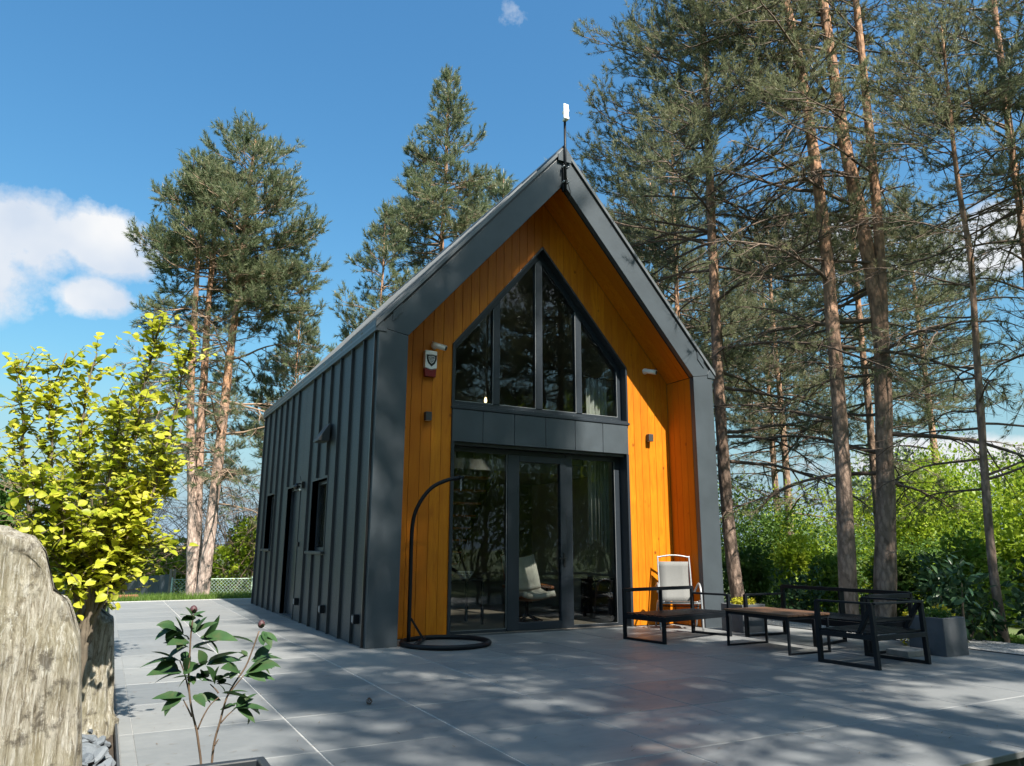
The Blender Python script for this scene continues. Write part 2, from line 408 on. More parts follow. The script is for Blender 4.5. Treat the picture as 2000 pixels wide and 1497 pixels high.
m = Mat('bulb'); m.set(Base_Color=(1, .8, .5), Emission_Color=(1, .72, .35), Emission_Strength=2.5); M['bulb'] = m.m

# ================================================================== SETTING: ground, patio
def ground_z(x, y):
    z = -0.14
    z -= 0.045 * max(0, min(14, y - 11.0))
    z -= 0.055 * max(0, min(22, x - 8.2))
    return z
rng = np.random.default_rng(7)
def axis_vals():
    a = [-900, -400, -200, -100, -60, -40] + list(np.arange(-30, 46, 1.5)) + [50, 60, 80, 120, 200, 400, 900]
    return np.array(a)
ax = axis_vals(); ay = axis_vals()
V = []; F = []
for j, y in enumerate(ay):
    for i, x in enumerate(ax):
        d = math.hypot(x, y); z = ground_z(x, y)
        if d > 14: z += (mnoise.noise((x * .06, y * .06, 3.3))) * min(.6, (d - 14) * .03)
        V.append((x, y, z))
nx = len(ax)
for j in range(len(ay) - 1):
    for i in range(nx - 1):
        xm = (ax[i] + ax[i+1]) / 2; ym = (ay[j] + ay[j+1]) / 2
        k = j * nx + i; F.append((k, k + 1, k + nx + 1, k + nx))
g = link('ground', np_mesh('ground', V, F, True), M['lawn']); tag(g, 'grassy ground around the paved terrace', 'ground', kind='structure')

# ---- patio of large slabs on a sand bed
HW, HD = 6.224, 8.563
PX = [-2.78 + 1.05 * k for k in range(10)] + [7.12]
PY = [-10.88 + 1.05 * k for k in range(21)]
patio = thing('patio', 'terrace paved with large blue grey stone slabs', 'patio', (2, 0, 0)); patio['kind'] = 'structure'
sand = B()
sand.box(-2.868, 1.42, -10.9, 10.46, -.13, -.0045); sand.box(1.42, 7.14, -6.56, 10.46, -.13, -.0045)
sand.build('sand_bed', M['joint'], patio)
slab_cache = {}
def slab_mesh(w, d):
    k = (round(w, 3), round(d, 3))
    if k not in slab_cache:
        a, b, c = w / 2, d / 2, .004; t = .0
        Vv = [(-a, -b, -.04), (a, -b, -.04), (a, b, -.04), (-a, b, -.04), (-a, -b, t - c), (a, -b, t - c), (a, b, t - c), (-a, b, t - c),
              (-a + c, -b + c, t), (a - c, -b + c, t), (a - c, b - c, t), (-a + c, b - c, t)]
        Ff = [(8, 9, 10, 11), (4, 5, 9, 8), (5, 6, 10, 9), (6, 7, 11, 10), (7, 4, 8, 11), (0, 1, 5, 4), (1, 2, 6, 5), (2, 3, 7, 6), (3, 0, 4, 7)]
        me = bpy.data.meshes.new('slab'); me.from_pydata(Vv, [], Ff); me.update(); me.materials.append(M['slab']); slab_cache[k] = me
    return slab_cache[k]
random.seed(5)
for i in range(len(PX) - 1):
    for j in range(len(PY) - 1):
        x0, x1, y0, y1 = PX[i], PX[i+1], PY[j], PY[j+1]
        if x0 > 1.3 and y1 < -6.5: continue
        if x0 > -.1 and x1 < HW + .1 and y0 > .85 and y1 < HD + .05: continue
        gap = .011
        o = link('slab', slab_mesh(x1 - x0 - gap, y1 - y0 - gap), None, patio)
        o.location = ((x0 + x1) / 2, (y0 + y1) / 2, random.uniform(-.0010, .0010))
        o.rotation_euler = (random.uniform(-.0015, .0015), random.uniform(-.0015, .0015), 0)
# narrow edging along the planting bed and the front step
for j in range(len(PY) - 1):
    B().box(-2.865, -2.7752, PY[j] + .003, PY[j+1] - .003, -.10, .0).build('edging_stone', M['slab'], patio, bevel=.005)
B().box(-2.885, -2.869, -10.9, 10.46, -.14, .012).build('edging_strip', M['kerb'], patio)
B().box(1.43, 7.12, -6.60, -6.572, -.2, -.002).build('edging_strip', M['kerb'], patio)
B().box(7.125, 7.145, -6.58, 10.46, -.14, .01).build('edging_strip', M['kerb'], patio)
# gravel beside the right edge of the terrace
gr = B().box(7.15, 8.6, -7.5, 8.0, -.16, -.03).build('gravel_strip', M['gravel']); tag(gr, 'pale gravel strip along the right edge of the terrace', 'gravel', kind='structure')
rb = B().box(-5.6, -2.888, -7.5, 2.6, -.2, -.06).build('planting_bed', M['soil']); tag(rb, 'dark bed of soil left of the terrace', 'soil', kind='structure')

# ================================================================== HOUSE
house = thing('house', 'small gabled house with dark metal cladding and orange wood front', 'house', (3.112, 4.2, 0))
t = .437; He = 4.256; Hp = 7.30; SL = (Hp - He) / (HW / 2 - t); MX = HW / 2
Ho = 7.87; EO = Ho - SL * MX                # outer apex and outer eave height
RY = .726                                  # depth of the recessed wooden wall
wx0, wx1, wHe, wHp, Ht = 1.457, 4.846, 4.453, 6.425, 3.40
def rake_in(x): return Hp - SL * abs(x - MX)
def rake_out(x): return Ho - SL * abs(x - MX)
def win_top(x): return wHp - (wHp - wHe) / (MX - wx0) * abs(x - MX) if x <= MX else wHp - (wHp - wHe) / (wx1 - MX) * (x - MX)
an = M['anthracite']
# fascia of the portal: two posts, two rakes, mitred
g_ = .004
B().xz([(0, 0), (t, 0), (t, He - g_), (0, EO - g_)], 0, .10).build('fascia_post', an, house, bevel=.004)
B().xz([(HW, 0), (HW - t, 0), (HW - t, He - g_), (HW, EO - g_)], 0, .10).build('fascia_post', an, house, bevel=.004)
B().xz([(t, He + g_), (MX - .002, Hp), (MX - .002, Ho), (0, EO + g_)], 0, .10).build('fascia_rake', an, house, bevel=.004)
B().xz([(HW - t, He + g_), (MX + .002, Hp), (MX + .002, Ho), (HW, EO + g_)], 0, .10).build('fascia_rake', an, house, bevel=.004)
# wooden lining of the recess: side boards and soffit boards
n = 4; dy = (RY - .10) / n
for k in range(n):
    ya, yb = .10 + k * dy + .003, .10 + (k + 1) * dy - .003
    for x0, x1 in ((HW - t - .004, HW - t + .05), (t - .05, t + .004)):
        B().box(x0, x1, ya, yb, .012, He - .01).build('board', M['wood'], house, bevel=.003)
    L = .03
    B().xz([(HW - t, He), (MX, Hp), (MX, Hp + L), (HW - t, He + L)], ya, yb).build('soffit_board', M['wood_rakeR'], house, bevel=.003)
    B().xz([(t, He), (MX, Hp), (MX, Hp + L), (t, He + L)], ya, yb).build('soffit_board', M['wood_rakeL'], house, bevel=.003)
# thin black edge between fascia and soffit
for sx in (-1, 1):
    B().prism([(MX + sx * (MX - t + .002), .10, He - .012), (MX, .10, Hp - .014), (MX, .10, Hp + .02), (MX + sx * (MX - t + .002), .10, He + .02)], (0, .012, 0)).build('trim', M['black'], house)
# front wooden planks
def plank(x0, x1, zlo, zhi):
    a, b = x0 + .0025, x1 - .0025
    poly = [(a, zlo(a)), (b, zlo(b))]
    zb = zhi(b); za = zhi(a)
    if zb - zlo(b) < .01 or za - zlo(a) < .01: return
    poly.append((b, zb))
    if a < MX < b: poly.append((MX, zhi(MX)))
    poly.append((a, za))
    if a < MX < b and zlo(MX) != zlo(a): poly.insert(1, (MX, zlo(MX)))
    B().xz(poly, RY, RY + .024).build('plank', M['wood'], house, bevel=.003)
base = lambda x: .012
top = lambda x: rake_in(x) - .004
xs = list(np.linspace(t + .002, wx0, 7)); 
for a, b in zip(xs[:-1], xs[1:]): plank(a, b, base, top)
xs = list(np.linspace(wx1, HW - t - .002, 7))
for a, b in zip(xs[:-1], xs[1:]): plank(a, b, base, top)
xs = list(np.linspace(wx0, MX, 12)) + list(np.linspace(MX, wx1, 13))[1:]
for a, b in zip(xs[:-1], xs[1:]): plank(a, b, win_top, top)
B().xz([(t, 0), (wx0, 0), (wx0, wHe), (MX, wHp), (wx1, wHe), (wx1, 0), (HW - t, 0), (HW - t, He), (MX, Hp), (t, He)], RY + .03, RY + .12).build('front_wall_core', M['black'], house)
# ---- upper gable window
def ring(name, outer, inner, y0, y1, mat, bev=.003):
    n = len(outer); mb = B()
    for i in range(n):
        j = (i + 1) % n
        mb.xz([outer[i], outer[j], inner[j], inner[i]], y0, y1)
    return mb.build(name, mat, house, bevel=bev)
def inset(poly, d):
    """inset convex polygon given counter-clockwise in (x,z)"""
    n = len(poly); L = []
    for i in range(n):
        p, q = Vector(poly[i]), Vector(poly[(i + 1) % n]); e = (q - p).normalized(); nn = Vector((-e.y, e.x)); L.append((p + nn * d, e))
    out = []
    for i in range(n):
        p, e = L[i - 1]; q, f = L[i]
        cr = e.x * f.y - e.y * f.x; s = ((q - p).x * f.y - (q - p).y * f.x) / cr
        out.append(tuple(p + e * s))
    return out
WP = [(wx0 - .012, 3.44), (wx1 + .012, 3.44), (wx1 + .012, wHe), (MX, wHp + .012), (wx0 - .012, wHe)]
win = ring('window_reveal', WP, inset(WP, .035), RY - .028, RY + .30, M['frame'])
WI = inset(WP, .036)
fw = .085
FY0, FY1 = RY + .13, RY + .20
gw = ring('gable_window', [(a, b) for a, b in WI], inset(WI, fw), FY0, FY1, M['frame'])
WG = inset(WI, fw)
def wg_top(x): 
    (xa, za), (xm, zm), (xb, zb) = WG[4], WG[3], WG[2]
    return za + (zm - za) * (x - xa) / (xm - xa) if x <= xm else zm + (zb - zm) * (x - xm) / (xb - xm)
mull = [(2.24, 2.36), (3.05, 3.18), (3.86, 3.98)]
for a, b in mull:
    poly = [(a, WG[0][1]), (b, WG[0][1]), (b, wg_top(b))] + ([(MX, wg_top(MX))] if a < MX < b else []) + [(a, wg_top(a))]
    B().xz(poly, FY0 - .012, FY1).build('mullion', M['frame'], gw, bevel=.004)
edges = [WG[0][0], 2.24, 2.36, 3.05, 3.18, 3.86, 3.98, WG[1][0]]
for a, b in zip(edges[0::2], edges[1::2]):
    poly = [(a - .006, WG[0][1]), (b + .006, WG[0][1]), (b + .006, wg_top(min(b, WG[1][0]))), (a - .006, wg_top(max(a, WG[0][0])))]
    B().xz(poly, FY0 + .04, FY0 + .052).build('pane', M['glass'], gw)
    # slim light bead round the pane
    mb = B(); c = .007
    lo = WG[0][1]
    mb.box(a, b, FY0 - .004, FY0 + .002, lo, lo + c); mb.box(b - c, b, FY0 - .004, FY0 + .002, lo + c, wg_top(b) - .02)
    mb.build('bead', M['aluminium'], gw)
for x in (1.62, 2.05, 2.62, 3.0, 3.55, 3.8, 4.25, 4.6):
    B().lathe([(0.0, 0), (.010, 0), (.010, .004), (0, .006)], n=8).build('bolt', M['aluminium'], gw).matrix_local = Matrix.Translation((x, FY0 - .004, 3.50)) @ Matrix.Rotation(R(90), 4, 'X')
# sill and transom panels
B().box(wx0 - .02, wx1 + .03, RY - .045, RY + .13, 3.405, 3.445).build('sill', M['frame'], house, bevel=.004)
tx = [1.457, 1.99, 2.56, 3.15, 3.73, 4.30, 4.846]
for a, b in zip(tx[:-1], tx[1:]):
    B().box(a + .004, b - .004, RY - .03, RY + .02, 2.89, 3.40).build('transom_panel', an, house, bevel=.004)
B().box(wx0, wx1, RY + .02, RY + .30, 2.84, 3.42).build('transom_core', M['black'], house)
# ---- glazed door wall, set back
DY0, DY1 = RY + .19, RY + .26
for x0, x1 in ((wx0 - .004, wx0 + .045), (wx1 - .045, wx1 + .004)):
    B().box(x0, x1, RY - .028, RY + .30, 0.004, 2.888).build('door_reveal', M['frame'], house, bevel=.003)
fr_ = M['frame']
dw = B(); dw.box(wx0 + .046, 1.60, DY0, DY1, .0, 2.84); dw.box(1.60, 2.54, DY0, DY1, .004, .05); dw.box(1.60, 2.54, DY0, DY1, 2.77, 2.84)
dwall = dw.build('glazed_wall', fr_, house, bevel=.004)
B().box(1.595, 2.545, DY0 + .03, DY0 + .042, .045, 2.775).build('pane', M['glass'], dwall)
mb = B(); mb.box(3.80, 4.68, DY0, DY1, .004, .05); mb.box(3.80, 4.68, DY0, DY1, 2.77, 2.84); mb.box(4.68, wx1 - .046, DY0, DY1, 0, 2.84); mb.box(3.665, 3.80, DY0, DY1, 0, 2.84); mb.box(2.54, 3.66, DY0 + .004, DY1, 2.775, 2.84)
dwall2 = mb.build('glazed_wall', fr_, house, bevel=.004)
B().box(3.795, 4.685, DY0 + .03, DY0 + .042, .045, 2.775).build('pane', M['glass'], dwall2)
mb = B(); mb.box(2.55, 2.76, DY0 - .02, DY1, .012, 2.77); mb.box(3.55, 3.66, DY0 - .02, DY1, .012, 2.77); mb.box(2.76, 3.55, DY0 - .02, DY1, .012, .13); mb.box(2.76, 3.55, DY0 - .02, DY1, 2.665, 2.77)
dleaf = mb.build('glazed_door', fr_, house, bevel=.004)
B().box(2.755, 3.555, DY0 + .02, DY0 + .032, .125, 2.67).build('pane', M['glass'], dleaf)
mb = B().box(3.59, 3.625, DY0 - .035, DY0 - .02, .98, 1.20); mb.box(3.60, 3.615, DY0 - .075, DY0 - .035, 1.10, 1.125); mb.box(3.48, 3.615, DY0 - .085, DY0 - .07, 1.10, 1.125); mb.build('handle', M['black'], dleaf, bevel=.002)
for a, b, z0, z1 in ((1.60, 2.54, .05, 2.77), (3.80, 4.68, .05, 2.77)):
    mb = B(); mb.box(b - .006, b, DY0 - .004, DY0 + .002, z0, z1); mb.box(a, b - .006, DY0 - .004, DY0 + .002, z0, z0 + .006); mb.build('bead', M['aluminium'], dwall)
B().box(wx0 + .04, wx1 - .04, RY - .03, DY1 + .1, -.005, .003).build('threshold', M['kerb'], house)
# ---- left side wall: standing seam panels with openings
def rects(y0, y1, z0, z1, holes):
    ys = sorted({y0, y1, *[min(max(h[i], y0), y1) for h in holes for i in (0, 1)]}); zs = sorted({z0, z1, *[min(max(h[i], z0), z1) for h in holes for i in (2, 3)]})
    out = []
    for a, b in zip(ys[:-1], ys[1:]):
        run = None
        for c, d in zip(zs[:-1], zs[1:]):
            ym, zm = (a + b) / 2, (c + d) / 2
            hole = any(h[0] < ym < h[1] and h[2] < zm < h[3] for h in holes)
            if hole:
                if run: out.append((a, b, *run)); run = None
            else: run = (run[0], d) if run else (c, d)
        if run: out.append((a, b, *run))
    return out
HL = [(2.37, 3.38, 1.21, 2.385), (6.72, 7.55, 1.225, 2.37), (4.30, 5.41, 0.0, 2.39)]
seams = [.60, 1.205, 1.83, 2.41, 3.03, 3.62, 4.25, 4.82, 5.40, 5.97, 6.56, 7.16, 7.79, 8.40]
ed = [.10] + seams + [HD]
for a, b in zip(ed[:-1], ed[1:]):
    rs = rects(a + .002, b - .002, .006, EO - .02, HL)
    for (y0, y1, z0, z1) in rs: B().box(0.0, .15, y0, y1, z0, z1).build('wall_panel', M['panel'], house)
for y in seams:
    for y0, y1, z0, z1 in rects(y - .013, y + .013, .006, EO - .06, [(h[0] - .05, h[1] + .05, h[2] - .06, h[3] + .04) for h in HL]):
        if y1 - y0 > .02: B().box(-.042, .004, y - .013, y + .013, z0, z1).build('standing_seam', M['panel'], house, bevel=.004)
B().box(-.035, .004, .085, .12, .006, EO - .05).build('corner_seam', M['black'], house)
# right side wall and rear wall (panels too)
for a, b in zip(ed[:-1], ed[1:]):
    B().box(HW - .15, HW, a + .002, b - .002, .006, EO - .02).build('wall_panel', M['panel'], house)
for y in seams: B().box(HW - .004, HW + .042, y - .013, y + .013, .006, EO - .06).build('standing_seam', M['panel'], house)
bx = list(np.linspace(0.16, HW - .16, 11))
for a, b in zip(bx[:-1], bx[1:]):
    poly = [(a + .002, .006), (b - .002, .006), (b - .002, rake_out(b) - .1)] + ([(MX, Ho - .1)] if a < MX < b else []) + [(a + .002, rake_out(a) - .1)]
    B().xz(poly, HD - .12, HD).build('wall_panel', M['panel'], house)
# side windows, side door
for k, (y0, y1, z0, z1) in enumerate(HL[:2]):
    mb = B(); f = .06
    mb.box(.10, .16, y0, y0 + f, z0, z1); mb.box(.10, .16, y1 - f, y1, z0, z1); mb.box(.10, .16, y0 + f, y1 - f, z0, z0 + f); mb.box(.10, .16, y0 + f, y1 - f, z1 - f, z1)
    w_ = mb.build('side_window', M['frame'], house, bevel=.003)
    B().box(.125, .135, y0 + f, y1 - f, z0 + f, z1 - f).build('pane', M['glass'], w_)
    tr_ = B(); tr_.box(-.012, .10, y0 - .03, y0, z0, z1 + .03); tr_.box(-.012, .10, y1, y1 + .03, z0, z1 + .03); tr_.box(-.012, .10, y0, y1, z1, z1 + .03)
    tr_.build('window_trim', M['panel'], w_, bevel=.003)
    B().box(-.065, .10, y0 - .045, y1 + .045, z0 - .045, z0 - .002).build('window_sill', M['panel'], w_, bevel=.004)
y0, y1, z0, z1 = HL[2]
d_ = B().box(.11, .16, y0 + .05, y1 - .05, .03, z1 - .05).build('side_door', M['frame'], house, bevel=.004)
mb = B(); mb.box(.07, .15, y0, y0 + .05, .0, z1); mb.box(.07, .15, y1 - .05, y1, 0, z1); mb.box(.07, .15, y0 + .05, y1 - .05, z1 - .05, z1); mb.build('door_frame', M['frame'], d_)
mb = B(); mb.box(.095, .11, y0 + .10, y0 + .14, .95, 1.25); mb.box(.05, .11, y0 + .11, y0 + .13, 1.08, 1.10); mb.build('handle', M['aluminium'], d_)
B().box(-.012, .07, y0 - .03, y0, .0, z1 + .03).box(-.012, .07, y1, y1 + .03, 0, z1 + .03).box(-.012, .07, y0, y1, z1, z1 + .03).build('door_trim', M['panel'], d_)
B().box(-.02, .15, y0, y1, -.004, .028).build('door_step', M['kerb'], d_)
# vent hood and outlet boxes on the side wall
B().prism([(-.042, 2.25, 2.97), (-.22, 2.25, 2.97), (-.22, 2.25, 3.0), (-.042, 2.25, 3.27)], (0, .36, 0)).build('vent_hood', M['panel'], house, bevel=.004)
for y in (3.93, 2.14, .36):
    ob = B().box(-.075, 0, y - .045, y + .045, .28, .40).build('outlet_box', M['blackmetal'], house, bevel=.006)
    B().box(-.082, -.075, y - .038, y + .038, .30, .385).build('outlet_lid', simple_mat('grey_lid', (.16, .16, .17), .5), ob, bevel=.003)
B().box(-.03, 0, 4.13, 4.17, 1.28, 1.36).build('doorbell', M['black'], house, bevel=.004)
# ---- eaves flashing and roof
for sx, x0, x1 in ((-1, -.055, .03), (1, HW - .03, HW + .055)):
    B().box(x0, x1, -.012, HD + .03, EO - .06, EO + .115).build('eaves_flashing', an, house, bevel=.004)
def wrap(pts):  # mirrored pair of small front flashings
    for s in (0, 1):
        poly = [(HW - x, z) if s else (x, z) for x, z in pts]
        B().xz(poly, -.014, 0.004).build('corner_flashing', an, house, bevel=.002)
wrap([(-.055, EO - .06), (.11, EO - .06), (.11, EO + .01), (.02, EO + .14), (-.055, EO + .12)])
wrap([(.19, rake_out(.19) - .11), (.33, rake_out(.33) - .11), (.33, rake_out(.33) + .03), (.19, rake_out(.19) + .03)])
rn = Vector((-SL, 0, 1)).normalized()
th = .05
ry = [-.03] + [.55 * k + .1 for k in range(1, 16)] + [HD + .04]
for s in (-1, 1):
    xe = MX + s * (MX + .06); ze = Ho - SL * (MX + .06)
    for a, b in zip(ry[:-1], ry[1:]):
        B().prism([(xe, a + .002, ze + .07), (MX, a + .002, Ho + .07), (MX, b - .002, Ho + .07), (xe, b - .002, ze + .07)], (0, 0, .035)).build('roof_panel', M['roof'], house)
    for y in ry[1:-1]:
        B().bar((xe, y, ze + .115), (MX, y, Ho + .115), .025, .05, (0, 1, 0)).build('roof_seam', M['roof'], house)
    # deck under the sheets with verge board
    B().prism([(xe - s * .06, .0, ze + SL * .06 + .004), (MX, .0, Ho + .004), (MX, 0, Ho + .068), (xe - s * .06, 0, ze + SL * .06 + .068)], (0, HD, 0)).build('roof_deck', M['black'], house)
    B().prism([(xe, -.032, ze + .055), (MX, -.032, Ho + .055), (MX, -.032, Ho + .125), (xe, -.032, ze + .125)], (0, .03, 0)).build('verge_trim', M['roof'], house)
B().prism([(MX - .16, -.03, Ho - .16 * SL + .115), (MX, -.03, Ho + .125), (MX + .16, -.03, Ho - .16 * SL + .115), (MX + .16, -.03, Ho - .16 * SL + .145), (MX, -.03, Ho + .16), (MX - .16, -.03, Ho - .16 * SL + .145)], (0, HD + .06, 0)).build('ridge_cap', an, house)
B().xz([(MX - .13, Ho - .13 * SL - .02), (MX + .13, Ho - .13 * SL - .02), (MX + .13, Ho - .13 * SL + .10), (MX, Ho + .12), (MX - .13, Ho - .13 * SL + .10)], -.05, -.033).build('ridge_end_cap', an, house, bevel=.003)
# ---- interior shell
inn = M['plaster']
B().box(.16, HW - .16, RY + .12, HD - .13, -.02, .006).build('interior_floor', M['floorwood'], house)
mb = B()
for y0, y1, z0, z1 in rects(RY + .12, HD - .13, .006, EO - .05, HL): mb.box(.16, .30, y0, y1, z0, z1)
mb.build('interior_wall', inn, house)
B().box(HW - .30, HW - .16, RY + .12, HD - .13, .006, EO - .05).build('interior_wall', inn, house)
B().xz([(.30, .006), (HW - .30, .006), (HW - .30, EO), (MX, Hp), (.30, EO)], 6.0, 6.1).build('interior_wall', M['plasterdark'], house)
for s in (-1, 1):
    xe = MX + s * (MX - .16)
    B().prism([(xe, RY + .12, rake_out(xe) - .30), (MX, RY + .12, Ho - .30), (MX, RY + .12, Ho - .26), (xe, RY + .12, rake_out(xe) - .26)], (0, HD - .3 - RY, 0)).build('interior_ceiling', M['plasterdark'], house)
B().box(.30, HW - .30, 3.2, 6.0, 2.75, 2.95).build('loft_floor', M['plasterdark'], house)
for k in range(15): B().box(.5 + k * .36, .53 + k * .36, 3.2, 3.23, 2.95, 3.85).build('loft_baluster', M['black'], house)
B().box(.30, HW - .30, 3.19, 3.24, 3.85, 3.89).build('loft_handrail', M['black'], house)

# ---- things fixed to the house
ant = thing('antenna', 'white panel antenna on a black pole above the gable tip', 'antenna', (3.10, -.06, 7.17))
mb = B(); mb.tube([(3.10, -.075, 7.17), (3.10, -.075, 8.60)], .022, 10); mb.build('pole', M['blackmetal'], ant, True)
B().box(3.07, 3.13, -.06, -.002, 7.15, 7.66).build('mounting_bracket', M['blackmetal'], ant, bevel=.004)
for z in (7.30, 7.58):
    for dx in (-.045, .045): B().tube([(3.10 + dx, -.115, z), (3.10 + dx, -.02, z)], .013, 8).build('bolt', M['aluminium'], ant, True)
B().box(3.005, 3.105, -.20, -.172, 8.42, 8.70).build('antenna_panel', M['white'], ant, bevel=.012)
for z in (8.44, 8.58): B().box(3.06, 3.13, -.172, -.055, z, z + .05).build('clamp', M['white'], ant, bevel=.006)
B().tube([(3.12, -.08, 7.42), (3.16, -.06, 7.30), (3.22, -.03, 7.20), (3.23, -.02, 7.08), (3.20, .02, 7.02)], .006, 6).build('cable', M['black'], ant, True)

def cctv(label, p, aim, swap=1):
    c = thing('security_camera', label, 'camera', p)
    x, y, z = p
    wb = B().lathe([(.0, 0), (.055, 0), (.055, .02), (.05, .045), (.03, .055), (0, .056)], n=16).build('wall_base', M['white'], c, True)
    wb.matrix_parent_inverse = Matrix.Identity(4); wb.rotation_euler = (R(90), 0, 0)
    d = Vector(aim).normalized(); a = Vector((0, -.07, -.01))
    def loc(name, mb, m, sm=False, bev=0):
        o = mb.build(name, m, c, sm, bev); o.matrix_parent_inverse = Matrix.Identity(4); return o
    loc('arm', B().tube([(0, -.04, 0), (0, -.085, -.005)], .022, 10), M['white'], True)
    s0 = a - d * .05; s1 = a + d * .17
    loc('housing', B().tube([s0, s0 + d * .01, s1], [.030, .040, .040], 14), M['white'], True)
    loc('sunshield', B().bar(s0 + Vector((0, 0, .037)), s1 + d * .02 + Vector((0, 0, .037)), .075, .010), M['white'], bev=.003)
    loc('lens', B().tube([s1, s1 + d * .012], .034, 14), M['black'], True)
    return c
cctv('white bullet camera above the alarm box left of the window', (1.13, RY - .002, 4.37), (.72, -.55, -.30))
cctv('white bullet camera on the orange wall right of the gable window', (5.28, RY - .002, 4.44), (.55, -.75, -.22))
al = thing('alarm_box', 'white alarm siren with black shield emblem and red base', 'alarm', (1.055, RY, 3.86))
sh = [(.955, 4.01), (1.155, 4.01), (1.155, 4.265), (.955, 4.265)]
B().xz([(.955, 3.99), (1.055, 3.965), (1.155, 3.99), (1.155, 4.265), (.955, 4.265)], RY - .085, RY - .002).build('cover', M['white'], al, bevel=.010)
B().xz([(.965, 3.855), (1.145, 3.855), (1.153, 3.985), (1.055, 3.96), (.957, 3.985)], RY - .075, RY - .002).build('flash_lens', M['red'], al, bevel=.008)
yf = RY - .0885
def shield(s, cx=1.062, cz=4.125): return [(cx + x * s, cz + z * s) for x, z in ((-.085, .075), (0, .085), (.085, .075), (.082, .0), (.055, -.065), (0, -.115), (-.055, -.065), (-.082, 0))]
B().xz(shield(1.0), yf, RY - .083).build('emblem_shield', M['black'], al)
B().xz(shield(.62), yf - .002, yf).build('emblem_border', M['white'], al)
B().xz(shield(.52), yf - .004, yf - .002).build('emblem_core', M['black'], al)
mb = B()
for k, w in enumerate((.034, .040, .030, .020)): mb.box(1.062 - w, 1.062 + w, yf - .006, yf - .004, 4.142 - k * .021, 4.150 - k * .021)
mb.build('emblem_lines', M['white'], al)
B().box(.985, 1.139, yf - .001, yf + .0005, 4.196, 4.202).build('emblem_band', M['white'], al)
def wall_lamp(label, x, z, g):
    l = thing('wall_lamp', label, 'lamp', (x, RY, z), g)
    B().box(x - .05, x + .05, RY - .10, RY - .012, z - .065, z + .065).build('lamp_body', M['lampmetal'], l, bevel=.006)
    B().box(x - .04, x + .04, RY - .012, RY - .001, z - .05, z + .05).build('wall_plate', M['black'], l)
    B().box(x - .035, x + .035, RY - .088, RY - .026, z - .068, z - .064).build('diffuser', M['white'], l)
wall_lamp('small dark cube lamp on the planks left of the windows', 1.04, 3.235, 'cube wall lamps')
wall_lamp('small dark cube lamp on the planks right of the windows', 5.30, 3.21, 'cube wall lamps')
sl = thing('motion_lamp', 'small black spotlight beside the top of the side door', 'lamp', (-.01, 4.06, 2.30))
B().box(-.05, 0, 4.02, 4.12, 2.32, 2.44).build('wall_plate', M['black'], sl, bevel=.005)
B().tube([(-.05, 4.07, 2.40), (-.14, 4.07, 2.40)], .012, 8).build('arm', M['black'], sl, True)
B().tube([(-.12, 4.07, 2.39), (-.15, 4.05, 2.31)], [.03, .045], 12).build('spot_head', M['black'], sl, True)
B().lathe([(0, 0), (.022, .004), (.026, .02), (.02, .035), (0, .04)], (-.06, 4.07, 2.275), 10).build('sensor', M['white'], sl, True)
B().tube([(-.05, 4.10, 2.46), (-.06, 4.12, 2.54)], .006, 6).build('aerial', M['black'], sl)

# ================================================================== FURNITURE
bm_ = M['blackmetal']
def seat_slats(root, pts, n, mat, z, th=.018, along='u', gap=.48):
    """slats across the quad pts (a,b,c,d in order); every slat runs from side a-b to side d-c"""
    a, b, c, d = [Vector((*p, z)) for p in pts]
    for k in range(n):
        s0 = (k + gap / 2) / n; s1 = (k + 1 - gap / 2) / n
        P = [a.lerp(b, s0), a.lerp(b, s1), d.lerp(c, s1), d.lerp(c, s0)]
        B().prism(P, (0, 0, th)).build('slat', mat, root)
# --- lounge seat with back towards the house
s1 = thing('lounge_sofa', 'wide black metal lounge frame without cushions beside the glass door', 'sofa', (4.55, -.95, 0), 'cushionless black lounge furniture')
A, Bp, C, D = (3.68, -.62), (3.80, -1.35), (5.30, -1.05), (5.12, -.45)   # back left, front left, front right, back right
z = .345; w = .045
def V3(p, z): return Vector((p[0], p[1], z))
for p, zt in ((A, .70), (D, .70), (Bp, z), (C, .61)):
    B().bar(V3(p, .0), V3(p, zt), .045, .045, (1, 0, 0)).build('leg', bm_, s1, bevel=.004)
B().bar(V3(A, .018), V3(Bp, .018), .045, .03).build('runner', bm_, s1, bevel=.004)
B().bar(V3(D, .018), V3(C, .018), .045, .03).build('runner', bm_, s1, bevel=.004)
for p, q in ((A, Bp), (Bp, C), (C, D), (D, A)): B().bar(V3(p, z - .025), V3(q, z - .025), .04, .07).build('seat_rail', bm_, s1, bevel=.004)
B().bar(V3(A, .685), V3(D, .685), .045, .05).build('back_rail', bm_, s1, bevel=.004)
B().bar(V3(D, .60), V3(C, .60), .045, .03).build('arm_rail', bm_, s1, bevel=.004)
mid = (V3(A, 0).lerp(V3(D, 0), .52)); B().bar(mid + Vector((0, 0, z)), mid + Vector((0, 0, .67)), .06, .025, (1, 0, 0)).build('back_post', bm_, s1, bevel=.003)
seat_slats(s1, (A, Bp, C, D), 9, bm_, z + .005)
